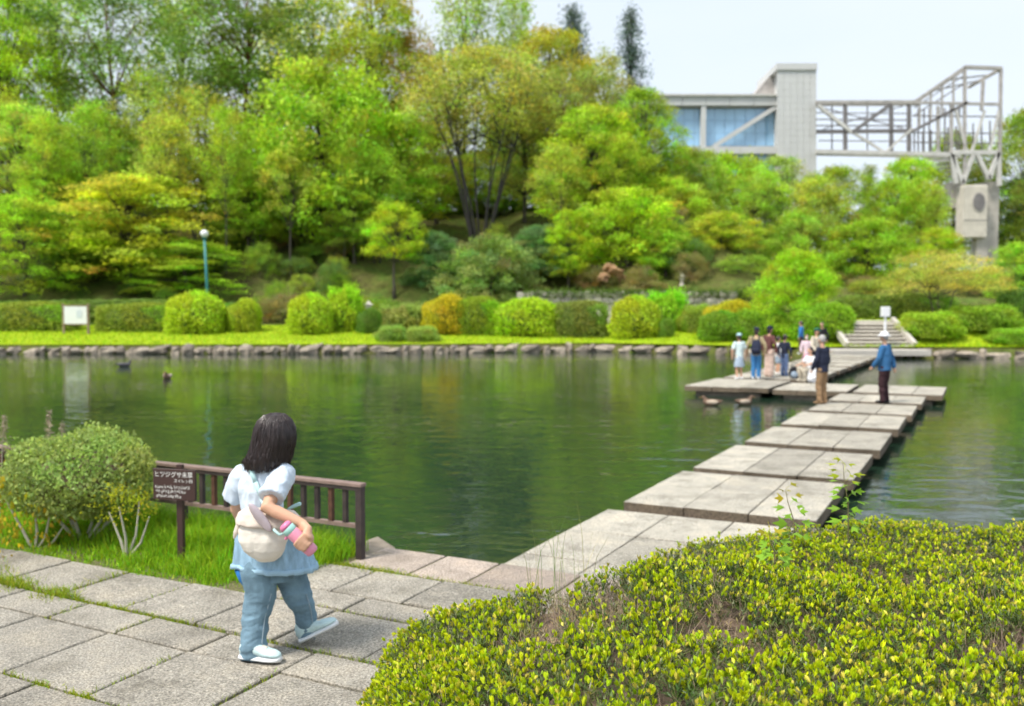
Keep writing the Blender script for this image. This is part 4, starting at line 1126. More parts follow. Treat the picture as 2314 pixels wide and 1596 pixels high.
    dd = unit(nm[j] * 0.6 + np.array([0, 0, 0.6]) + 0.5 * g.normal(size=(nt_, 3))); ll = g.uniform(0.05, 0.13, nt_)[:, None]
    s1 = unit(np.cross(dd, np.array([0.2, 0.7, 0.3]))) * 0.0012; s2 = unit(np.cross(dd, s1)) * 0.0012
    tp = b0 + dd * ll
    V = np.stack([b0 + s1, b0 - s1 * .5 + s2, b0 - s1 * .5 - s2, tp], 1).reshape(-1, 3)
    q4 = np.arange(nt_)[:, None] * 4
    F = np.concatenate([q4 + np.array([[0, 1, 3]]), q4 + np.array([[1, 2, 3]]), q4 + np.array([[2, 0, 3]])])
    tc = np.array([0.30, 0.22, 0.16]) * (1 + 0.3 * g.normal(size=(nt_, 1)))
    tw = put('twigs', raw_mesh('twigs', V - o, F.astype(np.int32), M_NEEDLE, False, np.repeat(np.clip(tc, .03, .7), 4, 0)), hd)
    tw['kind'] = 'stuff'
    return hd
yew_hedge('clipped yew hedge with yellow green tips filling the lower corner', [-0.65, -0.5, -0.27, -0.1, 0.16, 0.3, 0.5, 0.9, 1.3, 2.8],
          [0.46, 0.53, 0.60, 0.655, 0.71, 0.735, 0.755, 0.75, 0.72, 0.72], 3.80, 0.6, -0.62, 2.7, 2300, 3, 0.85, needles=11)
yew_hedge('second lower yew hedge behind the front one by the water', [0.6, 1.0, 1.6, 3.2], [0.42, 0.52, 0.575, 0.60], 5.2, 3.75, 0.62, 3.4, 1700, 8, 0.25, 0.4, 3.75, 11)

# trident maple seedlings that poke through the hedges
M_STEM = plain('green_stem', (0.20, 0.17, 0.08), 0.7, 0.3, 40)
def lobed_leaf(p, d, up, L_, W_):
    """three pointed lobes"""
    d = unit(d); s_ = unit(np.cross(d, up)); n_ = np.cross(s_, d)
    pts = [(0, 0), (0.25, -.28), (0.62, -.55), (0.52, -.2), (1.0, 0), (0.52, .2), (0.62, .55), (0.25, .28)]
    V = [p + d * a * L_ + s_ * b * W_ + n_ * (-0.10 * L_ * abs(b) * 2 - 0.18 * L_ * a * a) for a, b in pts]
    return V, [(0, 1, 3), (1, 2, 3), (3, 4, 5), (0, 3, 5), (0, 5, 7), (5, 6, 7)]
def seedling(label, xb, yb_, xt, yt, Y, nleaf, L_, seed, lobed=True, tipcol=(0.45, 0.22, 0.03)):
    g = np.random.default_rng(seed)
    a, b = ony(xb, yb_, Y), ony(xt, yt, Y)
    t = thing('maple_seedling' if lobed else 'privet_seedling', label, 'seedling', tuple(a))
    b = b - a; mid = b * 0.5 + np.array([0.015, 0.01, 0])
    MB().tube([(0, 0, -0.15), mid * 0.5, mid, b * 0.8, b], [.004, .0035, .003, .002, .001], 5).build('stem', M_STEM, t)
    V = []; F = []; C = []
    for k in range(nleaf):
        f = 0.18 + 0.82 * k / (nleaf - 1)
        p = b * f + np.array([0.015, 0.01, 0]) * math.sin(f * 3)
        an = k * 2.4 + g.normal() * .3
        dr = np.array([math.cos(an), math.sin(an), 0.25 + 0.3 * f])
        p2 = p + unit(dr) * L_ * 0.5
        l_ = L_ * g.uniform(0.75, 1.15) * (1.1 - 0.45 * f)
        vv, ff = lobed_leaf(p2, dr - np.array([0, 0, 0.35]), np.array([0.1, -0.75, 0.75]) + 0.35 * g.normal(size=3), l_, l_ * (0.95 if lobed else 0.55))
        o = len(V); V += vv; F += [tuple(i + o for i in x_) for x_ in ff]
        s_ = unit(np.cross(unit(dr), [0, 0, 1])) * 0.0012
        o = len(V); V += [p - s_, p + s_, p2 + s_, p2 - s_]; F += [(o, o + 1, o + 2), (o, o + 2, o + 3)]
        base = np.array([0.24, 0.44, 0.03]) if f < 0.75 else np.array(tipcol) * g.uniform(0.5, 1.0) + np.array([0.1, 0.2, 0.0])
        C += [base * g.uniform(0.8, 1.25)] * 12
    put('leaves', raw_mesh('leaves', V, F, M_GRASS, False, np.array(C)), t)
seedling('bushy maple seedling with reddish tips growing out of the front hedge', 1750, 1305, 1738, 1200, 3.55, 20, 0.062, 1)
seedling('slim maple seedling standing above the second hedge near the walkway', 1800, 1245, 1775, 1105, 4.45, 17, 0.072, 2)
seedling('taller leafy seedling beside the slim maple against the water', 1918, 1235, 1905, 1045, 4.6, 34, 0.085, 3, False, (0.40, 0.33, 0.02))

# ------------------------------------------------------------------ near plants by the fence
ggr = np.random.default_rng(12)
def grass_obj(name, label, U_, V_, L_, W_, base, z=-0.025, lean=0.4):
    P = np.outer(U_, [UU[0], UU[1], 0]) + np.outer(V_, [VV[0], VV[1], 0]); P[:, 2] = z
    V, F = blades(P, L_, W_, ggr, lean)
    return tag(put(name, raw_mesh(name, V, F, M_GRASS, False, blade_cols(len(P), ggr, base))), label, 'grass', kind='stuff')
n = 46000
u_ = ggr.uniform(4.20, 5.42, n); v_ = -3.95 - 5.2 * ggr.uniform(0, 1, n)
tuft = np.array([mnoise.noise(Vector((a * 3.0, b * 3.0, 1.0))) for a, b in zip(u_, v_)])
edge_f = np.clip((u_ - 4.18) / 0.5, 0.25, 1)
kp = ggr.uniform(0, 1, n) < 0.75 + tuft
u_, v_, tuft, edge_f = u_[kp], v_[kp], tuft[kp], edge_f[kp]
u_ = np.where(v_ < -4.1, u_ - 0.10 * np.clip(tuft, 0, 1) * (u_ < 4.5), u_)
grass_obj('grass', 'tall fresh grass between the paving and the low fence', u_, v_, np.clip(0.13 + 0.14 * tuft + 0.05 * ggr.normal(size=len(u_)), .03, .34) * edge_f, 0.0032, (0.29, 0.50, 0.015), lean=0.5)
# grass and moss in the slab joints
JU, JV = [], []
def joint(u0, v0, u1, v1, n, sp=0.02, clumps=None):
    t = ggr.uniform(0, 1, n)
    if clumps: 
        c = ggr.choice(clumps, n); t = np.clip(c + 0.03 * ggr.normal(size=n), 0, 1)
    JU.extend(u0 + (u1 - u0) * t + sp * ggr.normal(size=n)); JV.extend(v0 + (v1 - v0) * t + sp * ggr.normal(size=n))
joint(3.64, -5.9, 3.64, -3.9, 1300, 0.012); joint(3.64, -5.7, 3.64, -4.9, 900, 0.05, [.1, .35, .8]); joint(3.64, -4.9, 3.64, -4.4, 260, 0.015, [.2, .55, .85])
joint(3.64, -3.9, 3.64, -2.6, 260, 0.008); joint(2.72, -4.2, 2.72, -3.3, 360, 0.012, [.1, .35, .62, .7]); joint(2.72, -5, 2.72, -2.6, 260, 0.008)
joint(2.75, -3.60, 3.3, -3.60, 90, 0.008); joint(2.4, -2.98, 3.34, -2.98, 160, 0.008); joint(3.65, -5.05, 4.2, -5.05, 140, .01); joint(3.65, -4.46, 4.2, -4.46, 120, .008)
joint(3.35, -4.16, 3.63, -4.16, 70, .01); joint(3.35, -4.72, 3.63, -4.72, 120, .02)
joint(5.0, -3.9, 5.0, -1.6, 900, 0.012); joint(5.0, -4.0, 5.0, -3.4, 700, 0.035); joint(4.22, -3.88, 4.22, -2.4, 150, .006)
joint(3.95, -6.6, 3.65, -5.5, 900, 0.07, [.1, .3, .5, .7, .95])
JU, JV = np.array(JU), np.array(JV)
grass_obj('grass', 'short grass and moss growing in the paving joints', JU, JV, ggr.uniform(.012, .05, len(JU)) * np.where((JV < -4.85) & (JU > 3.5), 1.8, 1.0), 0.0024, (0.30, 0.38, 0.02), -0.02, 0.7)
# thin stalks by the hedge edge
P = []; 
for k in range(26):
    p = ony(ggr.uniform(1190, 1340), 1290, 4.1 + ggr.uniform(-.2, .3)); P.append((p[0], p[1], 0.35))
P = np.array(P); V, F = blades(P, ggr.uniform(.3, .62, len(P)), 0.0014, ggr, 0.25)
tag(put('grass', raw_mesh('grass', V, F, M_GRASS, False, blade_cols(len(P), ggr, (0.30, 0.34, 0.10)))), 'thin dry grass stalks rising behind the hedge shoulder', 'grass', kind='stuff')
# shrubs on the near bank
bush_variant('near_open', 32, n=520, leaf=0.12, fuzz=0.2, lump=0.25)
def dome_variant(key, seed, n, leaf):
    g = np.random.default_rng(seed)
    d = unit(g.normal(size=(n, 3)))
    lum = 1 + 0.10 * np.sin(4 * d[:, 0] + 1) * np.sin(4 * d[:, 1]) + 0.07 * np.sin(7 * d[:, 2] + 5 * d[:, 0])
    P = d * (lum * (1 - 0.30 * g.uniform(0, 1, n) ** 2.2 + 0.05 * g.normal(size=n)))[:, None] * np.array([1, 1, 0.45]) + np.array([0, 0, 0.45])
    V, F = leaves(P, leaf, g, 0.4, 0.6)
    k = 40; cid = np.argmax(d @ unit(g.normal(size=(k, 3))).T, 1)
    m = MB(); m.ball((0, 0, 0.45), (0.74, 0.74, 0.33), 14, 9)
    BUSH[key] = (raw_mesh('foliage', V, F, M_LEAF, False, colour_noise(n, g, cid, clump_tints(k, g, 0.08), 0.25)), m.mesh('inner_twigs', M_TWIG, True))
dome_variant('dome', 61, 15000, 0.06)
def near_shrub(key, name, label, x0, x1, ytop, Y, color, depth, zg=-0.05, body=True):
    a, b = ony(x0, ytop, Y), ony(x1, ytop, Y); w = (b[0] - a[0]) / 2
    t = thing(name, label, 'shrub', ((a[0] + b[0]) / 2, Y, zg))
    f, bd = BUSH[key]; sc = (w, depth, (a[2] - zg) / 0.9)
    put('foliage', f, t, scale=sc, color=color)
    if body: put('inner_twigs', bd, t, scale=(sc[0] * .9, sc[1] * .9, sc[2] * .9))
    return t
sage = near_shrub('dome', 'rounded_shrub', 'rounded sage green shrub in front of the low fence', 20, 345, 978, 6.9, (0.38, 0.49, 0.13), 0.42, 0.16)
az = near_shrub('near_open', 'azalea_shrub', 'sparse azalea with orange and yellow leaves at the picture edge', -30, 150, 1095, 6.75, (0.52, 0.44, 0.03), 0.3, -0.05, False)
az2 = near_shrub('near_open', 'azalea_shrub', 'small flat yellow topped azalea on pale crooked branches beside the sign', 240, 345, 1108, 6.45, (0.42, 0.44, 0.02), 0.2, 0.26, False)
M_PALETWIG = plain('pale_branch', (0.48, 0.44, 0.36), 0.85, 0.2, 20)
def branches(parent, base, tips, r=0.012):
    m = MB(); base = np.array(base, float)
    for tp in tips:
        tp = np.array(tp, float); mid = (base + tp) / 2 + np.array([0.02, 0, -0.03])
        m.tube([base, mid, tp], [r, r * .75, r * .4], 6)
    m.build('branches', M_PALETWIG, parent)
branches(sage, (0, 0, -0.22), [(-.3, .1, .3), (.3, -.1, .3), (.1, .15, .35), (-.12, -.1, .3), (.42, 0, .3), (-.45, 0, .3)], .016)
branches(az2, (-0.03, 0, -0.30), [(-0.16, 0.02, 0.05), (0.14, 0.0, 0.02), (0.05, .05, 0.12), (-0.06, -.04, 0.1)])
branches(az, (0.05, 0, -0.02), [(-0.2, 0.05, 0.4), (0.2, -.05, 0.3), (0.0, .1, 0.35), (0.28, 0, 0.2)], 0.014)
# dried plumes
for xd, yt, yb_, Y, lab in ((108, 928, 1010, 7.4, 'tallest dried grass plume behind the sage green shrub'), (138, 958, 1015, 7.4, 'shorter dried plume beside the tallest one'), (-4, 940, 1030, 7.3, 'dried grass plume at the picture edge by the rail')):
    a, b = ony(xd, yb_, Y), ony(xd + (14 if xd < 0 else 3), yt, Y)
    pl = thing('grass_plume', lab, 'plume', (a[0], Y, a[2] - 0.5))
    hh = b[2] - a[2] + 0.5
    MB().tube([(0, 0, 0), ((b[0] - a[0]) * .6, 0, hh * .7), (b[0] - a[0], 0, hh)], [.004, .003, .002], 5).build('stalk', M_PALETWIG, pl)
    tq = ggr.uniform(0.62, 1.0, 220); P = np.stack([(b[0] - a[0]) * tq, np.zeros(220), hh * tq], -1) + 0.02 * ggr.normal(size=(220, 3)) * (1.25 - tq)[:, None] * 2
    V, F = leaves(P, 0.035, ggr, 0.2, 0.2); put('seed_head', raw_mesh('seed_head', V, F, M_GRASS, False, np.repeat(np.array([[0.42, 0.34, 0.24]]) * (1 + .2 * ggr.normal(size=(220, 1))), 4, 0)), pl)

# ------------------------------------------------------------------ low railing and plant sign
M_RUST = plain('rusty_brown_rail', (0.05, 0.036, 0.034), 0.6, 0.5, 9, 0.003, 60)
M_RUSTO = plain('rust_streak', (0.11, 0.05, 0.03), 0.8, 0.5, 14, 0.003, 60)
M_RAILTOP = plain('worn_rail_top', (0.24, 0.165, 0.14), 0.6, 0.3, 10, 0.003, 60)
def railing(label, v0, v1, u=5.2, posts=(), first=0.13):
    o = uv(u, v0, -0.06); ax = (np.array([VV[0], VV[1], 0]), np.array([UU[0], UU[1], 0]), np.array([0, 0, 1.0]))
    f = thing('low_railing', label, 'railing', tuple(o)); L_ = v1 - v0
    q = lambda s_, z: ax[0] * s_ + np.array([0, 0, z])
    MB().box(q(L_ / 2, 0.585), (abs(L_) / 2 + .03, .035, .012), ax, .004).build('top_rail', M_RAILTOP, f)
    MB().box(q(L_ / 2, 0.558), (abs(L_) / 2 + .025, .028, .0145), ax).build('under_rail', M_RUST, f)
    MB().box(q(L_ / 2, 0.285), (abs(L_) / 2, .02, .014), ax).build('lower_rail', M_RAILTOP, f)
    for s_ in posts:
        MB().box(q(s_, 0.27), (.025, .025, .272), ax).build('post', M_RUST, f)
    k = first
    i = 0
    while k < abs(L_) - 0.05:
        s_ = math.copysign(k, L_)
        if all(abs(s_ - p) > 0.06 for p in posts):
            MB().box(q(s_, 0.42), (.0165, .0165, .124), ax).build('baluster', M_RUSTO if i % 3 == 1 else M_RUST, f)
        k += 0.128; i += 1
    return f
railing('low rusty brown railing behind the walking girl', -3.87, -6.2, posts=(0.0, -1.75, -2.3))
railing('low rusty railing at the picture edge behind the sage green shrub', -6.5, -9.5, posts=(0.0, -1.5, -3.0))
M_SIGN = plain('brown_sign_board', (0.055, 0.028, 0.024), 0.5, 0.15, 6)
M_LETTER = plain('white_lettering', (0.78, 0.77, 0.74), 0.5, 0.03, 10)
sc_ = ony(395, 1095, 6.25)
sg = thing('plant_sign', 'small dark brown sign with white Japanese lettering in the grass', 'sign', (sc_[0], 6.25, -0.05), R(-14))
zc = sc_[2] + 0.05
MB().box((0.02, 0.035, zc / 2 + .06), (.022, .016, zc / 2 + .075)).build('post', M_SIGN, sg)
MB().box((0, 0, zc), (.165, .012, .108), None, .002).build('board', M_SIGN, sg)
def text_mesh(body, size):
    c = bpy.data.curves.new('lettering', 'FONT'); c.body = body; c.size = size; c.resolution_u = 2; c.extrude = 0.0006
    o = bpy.data.objects.new('lettering', c); COL.objects.link(o)
    me = bpy.data.meshes.new_from_object(o.evaluated_get(bpy.context.evaluated_depsgraph_get()))
    bpy.data.objects.remove(o); bpy.data.curves.remove(c)
    me.materials.clear(); me.materials.append(M_LETTER)
    return me
for body, size, xo, zo in (('ヒツジグサ未草', 0.044, -0.155, 0.055), ('スイレン科', 0.030, 0.0, 0.018)):
    put('lettering', text_mesh(body, size), sg, (xo, -0.0132, zc + zo), (math.pi / 2, 0, 0))
for r_, (w_, z_) in enumerate(((0.27, -0.018), (0.24, -0.050), (0.205, -0.082))):       # three lines too blurred to read: rows of strokes
    m = MB(); x_ = -0.148 + 0.004 * r_; gl = np.random.default_rng(40 + r_)
    while x_ < -0.148 + w_:
        for _ in range(4):
            cx_, cz_ = x_ + gl.uniform(0, .013), z_ + gl.uniform(-.009, .009)
            hor = gl.uniform() < .5
            m.box((cx_, 0, cz_), ((.0055 if hor else .0013), .0006, (.0013 if hor else .0065)))
        x_ += 0.0185
    m.build('lettering', M_LETTER, sg, loc=(0, -0.0134, zc))

# ------------------------------------------------------------------ people
M_SKIN = plain('skin', (0.62, 0.36, 0.24), 0.5, 0.06, 12, 0.0, spec=0.35)
def cloth(name, col, var=0.12, rough=0.85, bump=0.003, scale=30):
    return plain(name, col, rough, var, scale * 0.4, bump, scale * 3, spec=0.2)
M_HAIR = plain('black_hair', (0.036, 0.024, 0.023), 0.34, 0.5, 60, 0.004, 160, spec=0.6, stretch=(1, 1, 0.06))
M_HAIRG = plain('grey_hair', (0.40, 0.38, 0.37), 0.6, 0.3, 60)
M_EYE = plain('eye', (0.02, 0.015, 0.012), 0.2)
M_LIP = plain('lip', (0.48, 0.18, 0.15), 0.5)
def heading(deg):
    a = R(deg); return np.array([math.sin(a), math.cos(a), 0.0]), np.array([math.cos(a), -math.sin(a), 0.0])
def limb(mb, pts, rad, n=12, end=True):
    """tapered limb through joints with rounded ends"""
    pts = [np.array(p, float) for p in pts]
    P = []; Rr = []
    for k in range(len(pts) - 1):
        for j in range(4):
            t = j / 4; P.append(pts[k] * (1 - t) + pts[k + 1] * t); Rr.append(rad[k] * (1 - t) + rad[k + 1] * t)
    P.append(pts[-1]); Rr.append(rad[-1])
    mb.tube(P, Rr, n)
    mb.ball(pts[0], rad[0] * 0.99, n, 8)
    if end: mb.ball(pts[-1], rad[-1] * 0.99, n, 8)
    return mb
def torso(mb, levels, n=20):
    mb.rings([(c, a, b) for c, a, b in levels], n); return mb
def wrinkle(me, amp, freq, stretch=(1, 1, 1), seed=0.0):
    co = co_of(me); no = no_of(me)
    s_ = np.array(stretch) * freq
    d = np.array([mnoise.noise(Vector((p[0]*s_[0] + seed, p[1]*s_[1], p[2]*s_[2]))) + 0.5 * mnoise.noise(Vector((p[0]*s_[0]*2.1, p[1]*s_[1]*2.1 + seed, p[2]*s_[2]*2.1))) for p in co.astype(float)])
    set_co(me, co + no * (amp * d)[:, None])
    return me
def crease(me, amp, freq, stretch=(1, 1, 1), seed=0.0, mask=None):
    """sharp folds: ridged noise"""
    co = co_of(me).astype(float); no = no_of(me); s_ = np.array(stretch) * freq
    d = np.array([1 - 2.2 * abs(mnoise.noise(Vector((p[0]*s_[0] + seed, p[1]*s_[1] + p[2]*s_[2]*.35, p[2]*s_[2])))) for p in co])
    if mask is not None: d = d * mask(co)
    set_co(me, co + no * (amp * d)[:, None]); return me
def finish(me, name, mat, parent, o):
    set_co(me, co_of(me) - np.array(o, np.float32)); me.materials.append(mat); me.name = name
    return put(name, me, parent)

# --- the girl walking along the paving
G_ = ony
F0, R0 = heading(38)           # way the trunk faces
FH, RH = heading(48)           # way the head faces
UP = np.array([0, 0, 1.0])
girl_o = np.array([G_(612, 1490, 4.62)[0], 4.62, 0.0])
girl = thing('person', 'child with dark shoulder length hair, pale blue shirt and jeans walking on the paving', 'person', tuple(girl_o))
shR, shL = G_(639, 1072, 4.53), G_(551, 1072, 4.69)
elR, wrR = G_(603, 1147, 4.36), G_(684, 1184, 4.335)
elL, wrL = G_(534, 1150, 4.74), G_(560, 1205, 4.86)
pel = G_(612, 1275, 4.62); chest = G_(594, 1100, 4.61); neck = G_(607, 1045, 4.60); headc = G_(622, 992, 4.585)
hipR, knR, anR = G_(583, 1290, 4.55), G_(579, 1390, 4.54), G_(572, 1484, 4.50)
hipL, knL, anL = G_(652, 1290, 4.68), G_(684, 1372, 4.70), G_(696, 1424, 4.735)
b = MB()
torso(b, [(pel, R0*.105, F0*.08), (G_(600, 1190, 4.62), R0*.095, F0*.075), (chest, R0*.11, F0*.08), (G_(600, 1062, 4.60), R0*.10, F0*.065), (neck, R0*.04, F0*.04)])
limb(b, [neck + [0, 0, -.03], headc + [0, 0, -.05]], [.036, .036])
b.ball(headc, (.078, .092, .105), 16, 12, (RH, FH, UP))
b.ball(headc + FH*.04 - UP*.055, (.05, .055, .05), 12, 8, (RH, FH, UP))              # jaw
b.ball(headc + FH*.098 - UP*.02, (.011, .016, .014), 8, 6, (RH, FH, UP))             # nose
for s_ in (-1, 1): b.ball(headc + RH*.08*s_ - UP*.015, (.01, .018, .026), 8, 6, (RH, FH, UP))   # ears
limb(b, [shR, elR, wrR], [.038, .036, .024]); limb(b, [shL, elL, wrL], [.038, .033, .023])
limb(b, [hipR, knR, anR], [.07, .05, .034]); limb(b, [hipL, knL, anL], [.07, .05, .034])
# the bottle she holds, and the hand closed round it
bt0, bt1 = G_(642, 1186, 4.285), G_(709, 1249, 4.30)
ax_b = unit(bt1 - bt0); n1 = unit(np.cross(np.array([0, -1.0, 0]), ax_b)); n1 = n1 if n1[2] > 0 else -n1
n2 = unit(np.cross(ax_b, n1)); n2 = n2 if n2[1] < 0 else -n2           # towards the viewer
RB = 0.033
mid_b = bt0 + (bt1 - bt0) * 0.60
def around(c, ph, r): return c + n1 * math.cos(R(ph)) * r + n2 * math.sin(R(ph)) * r
palm_c = around(mid_b - ax_b*.002, 8, RB + .016)
b.ball(palm_c, (.036, .036, .014), 12, 8, (ax_b, unit(np.cross(n1, ax_b)), n1))
limb(b, [wrR, around(mid_b - ax_b*.02, -4, RB + .03), palm_c], [.022, .021, .017], 10)
for k, (off, ln) in enumerate(((-.026, 1.0), (-.008, 1.12), (.010, 1.06), (.027, .86))):
    c = mid_b + ax_b * (off + .004)
    limb(b, [around(c, 22, RB + .013), around(c, 22 + 45 * ln, RB + .0085), around(c + ax_b*.003, 22 + 90 * ln, RB + .0065), around(c + ax_b*.005, 22 + 122 * ln, RB + .005)], [.0092, .0085, .0078, .0065], 8)
c = mid_b - ax_b * .045
limb(b, [around(mid_b - ax_b*.022, -8, RB + .014), around(c, -45, RB + .009), around(c - ax_b*.008, -85, RB + .006)], [.0105, .0092, .0075], 8)
hl = wrL + [0.01, 0.02, -.05]
b.ball(hl, (.02, .03, .04), 10, 8)
for k in range(4): limb(b, [hl + [.004*k - .008, .012*k - .02, -.03], hl + [.004*k, .012*k - .015, -.06], hl + [.004*k + .008, .012*k - .01, -.08]], [.0085, .0078, .0065], 8)
limb(b, [hl + [0, -.025, 0], hl + [.01, -.04, -.03], hl + [.015, -.042, -.05]], [.0095, .0085, .007], 8)
body_me = melt(b, 0.0065, 2)
finish(body_me, 'body', M_SKIN, girl, girl_o)
for s_ in (-1, 1):
    MB().ball(headc + FH*.084 + RH*.032*s_ + UP*.002 - girl_o, (.012, .007, .006), 8, 6, (RH, FH, UP)).build('eye', M_EYE, girl, True)
MB().ball(headc + FH*.088 - UP*.058 - girl_o, (.018, .006, .005), 8, 6, (RH, FH, UP)).build('mouth', M_LIP, girl, True)
# hair
hr = MB(); ring = []
for (px, py, hw) in ((622, 934, 8), (622, 938, 24), (622, 950, 37), (622, 968, 45), (621, 988, 48), (618, 1008, 49), (612, 1026, 50), (605, 1042, 51), (601, 1056, 42)):
    c = G_(px, py, 4.58); w = hw * 0.96 / 2034 * 4.58
    ring.append((c, RH * w, FH * w * 1.08))
hr.rings(ring, 28)
hm = melt(hr, 0.008, 3)
co = co_of(hm).astype(float); rel = co - headc
f_ = rel @ FH; s_ = rel @ RH; low = np.clip((headc[2] + 0.055 - co[:, 2]) / 0.04, 0, 1)
pull = np.clip((f_ - 0.045) / 0.02, 0, 1) * low * np.clip((0.068 - np.abs(s_)) / 0.02, 0, 1)
co -= FH * (pull * np.maximum(0, f_ - 0.045))[:, None]
an = np.arctan2(s_, f_); nn = no_of(hm).astype(float)
gro = 0.0035 * np.sin(an * 34 + 3 * np.sin(co[:, 2] * 14)) + 0.0025 * np.sin(an * 71 + 2 * np.sin(co[:, 2] * 22 + an * 3))
tipz = np.clip((headc[2] - 0.07 - co[:, 2]) / 0.06, 0, 1)
co += nn * gro[:, None] * (1 + tipz[:, None]); co[:, 2] += 0.012 * np.sin(an * 19) * tipz
set_co(hm, co)
hair = finish(hm, 'hair', M_HAIR, girl, girl_o)
st = MB(); gh = np.random.default_rng(77)
for k in range(340):
    a_ = gh.uniform(-math.pi, math.pi); e_ = gh.uniform(0.0, 1.0)
    if abs(a_) < 0.75 and e_ < 0.9: continue
    pts = []
    for (c, ra, rb), q in zip(ring, range(-1, 8)):
        sc2 = 1.015 + 0.03 * gh.uniform() + (0.05 * gh.normal() if q > 5 else 0)
        aa = a_ + 0.05 * math.sin(q * .8 + k)
        pts.append(c + ra * math.sin(aa) * sc2 + rb * math.cos(aa) * sc2)
    pts[-1] = pts[-1] + np.array([0, 0, -0.022 * gh.uniform(-0.3, 1.0)])
    i0 = int(gh.integers(0, 3))
    st.tube(np.array(pts[i0:]) - girl_o, np.linspace(.0022, .0008, len(pts) - i0), 3, False)
sto = put('strands', st.mesh('strands', M_HAIR, True), hair)
# shirt
M_SHIRT = cloth('pale_blue_shirt', (0.62, 0.70, 0.80), 0.06)
b = MB()
torso(b, [(G_(602, 1205, 4.62), R0*.120, F0*.100), (G_(594, 1160, 4.61), R0*.114, F0*.096), (G_(590, 1105, 4.605), R0*.120, F0*.096), (G_(594, 1072, 4.60), R0*.116, F0*.080), (G_(600, 1052, 4.598), R0*.085, F0*.062), (G_(605, 1041, 4.595), R0*.052, F0*.048)])
limb(b, [shR + [0, 0, -.006], G_(626, 1100, 4.45), G_(614, 1124, 4.40)], [.058, .062, .064], 16, False); limb(b, [shL + [0, 0, -.006], G_(538, 1100, 4.71), G_(529, 1124, 4.73)], [.056, .058, .060], 16, False)
me = melt(b, 0.0052, 3); wrinkle(me, 0.008, 7, (1.8, 1.8, 0.6)); crease(me, 0.006, 10, (1.5, 1.5, 0.8), 2.0); crease(me, 0.003, 22, (1, 1, .7), 5.0)
finish(me, 'shirt', M_SHIRT, girl, girl_o)
# jeans
M_JEAN = plain('blue_jeans', (0.17, 0.27, 0.345), 0.9, 0.35, 9, 0.003, 120, spec=0.15)
b = MB()
torso(b, [(G_(612, 1215, 4.62), R0*.115, F0*.095), (G_(616, 1262, 4.62), R0*.130, F0*.11), (G_(618, 1305, 4.62), R0*.125, F0*.10)])
limb(b, [hipR, G_(590, 1335, 4.555), knR, G_(574, 1440, 4.51), G_(572, 1486, 4.50)], [.088, .078, .066, .062, .064], 16, False)
limb(b, [hipL, G_(670, 1335, 4.69), knL, G_(692, 1410, 4.725), G_(694, 1434, 4.735)], [.085, .073, .059, .052, .052], 16, False)
me = melt(b, 0.0052, 3)
crease(me, 0.009, 8, (0.8, 0.8, 1.7), 1.0, lambda c: np.clip((0.5 - c[:, 2]) / 0.35, 0.2, 1)); crease(me, 0.0018, 26, (0.8, 0.8, 1.6), 4.0)
co = co_of(me).astype(float); nn = no_of(me).astype(float)
zz = co[:, 2]; folds = np.array([0.6 * mnoise.noise(Vector((p[0]*14 + p[2]*5, p[1]*14, p[2]*26 + p[0]*9))) + 0.5 * mnoise.noise(Vector((p[0]*22, p[1]*22 + p[2]*9, p[2]*58 - p[0]*25))) for p in co])
w = np.clip((0.42 - zz) / 0.3, 0.15, 1); set_co(me, co + nn * (0.006 * folds * w)[:, None])
jeans = finish(me, 'jeans', M_JEAN, girl, girl_o)
M_SEAM = cloth('seam', (0.30, 0.38, 0.44))
for (cs, rs, sx) in (([G_(590, 1335, 4.555), knR, G_(574, 1440, 4.51), G_(572, 1482, 4.50)], [.080, .068, .064, .066], 1), ([G_(670, 1335, 4.69), knL, G_(692, 1412, 4.725), G_(695, 1440, 4.74)], [.075, .061, .054, .055], 1)):
    sm_ = MB(); sm_.tube([c + np.array([.80, -.60, 0]) * (r + .002) - girl_o for c, r in zip(cs, rs)], .0032, 6)
    put('seam', sm_.mesh('seam', M_SEAM, True), jeans)
# denim jacket tied round the waist
M_DENIM = plain('light_denim', (0.30, 0.46, 0.60), 0.9, 0.4, 16, 0.006, 50, spec=0.15, stretch=(1.6, 1.6, 0.5))
b = MB(); NR = 72; V = []; F = []
lev = [(606, 1172, 70, .115), (608, 1195, 76, .13), (612, 1225, 86, .145), (617, 1258, 93, .155), (621, 1290, 97, .165), (622, 1302, 97, .166)]
for li, (px, py, hw, dp) in enumerate(lev):
    c = G_(px, py - 4 - 4 * li, 4.62); w = hw * 0.92 / 2034 * 4.62; dp *= 0.9
    for k in range(NR):
        a_ = 2 * math.pi * k / NR; fo = 1 + (0.03 + 0.018 * li) * (mnoise.noise(Vector((math.cos(a_) * 3.2, math.sin(a_) * 3.2, li * .25))) * 1.1 + math.sin(a_ * 17 + 1.3 + li * .3) * .35 + math.sin(a_ * 29 + li * .5) * .2)
        V.append(c + np.array([1, 0, 0]) * math.cos(a_) * w * fo + np.array([0, 1, 0]) * math.sin(a_) * dp * fo + UP * (-.014 * math.cos(a_) * (li / 5)) - girl_o)
for li in range(len(lev) - 1):
    for k in range(NR):
        j = (k + 1) % NR; F.append((li*NR+k, li*NR+j, (li+1)*NR+j, (li+1)*NR+k))
jk = put('tied_jacket', raw_mesh('tied_jacket', V, F, M_DENIM, True), girl)
so = jk.modifiers.new('thick', 'SOLIDIFY'); so.thickness = 0.006
sb = jk.modifiers.new('soft', 'SUBSURF'); sb.levels = 1; sb.render_levels = 1
hemV = V[4*NR:]; hm_ = MB(); hm_.V = [tuple(np.array(p) * 1.0) for p in hemV]
hv = [np.array(p) for p in hemV]; cc = sum(hv) / len(hv)
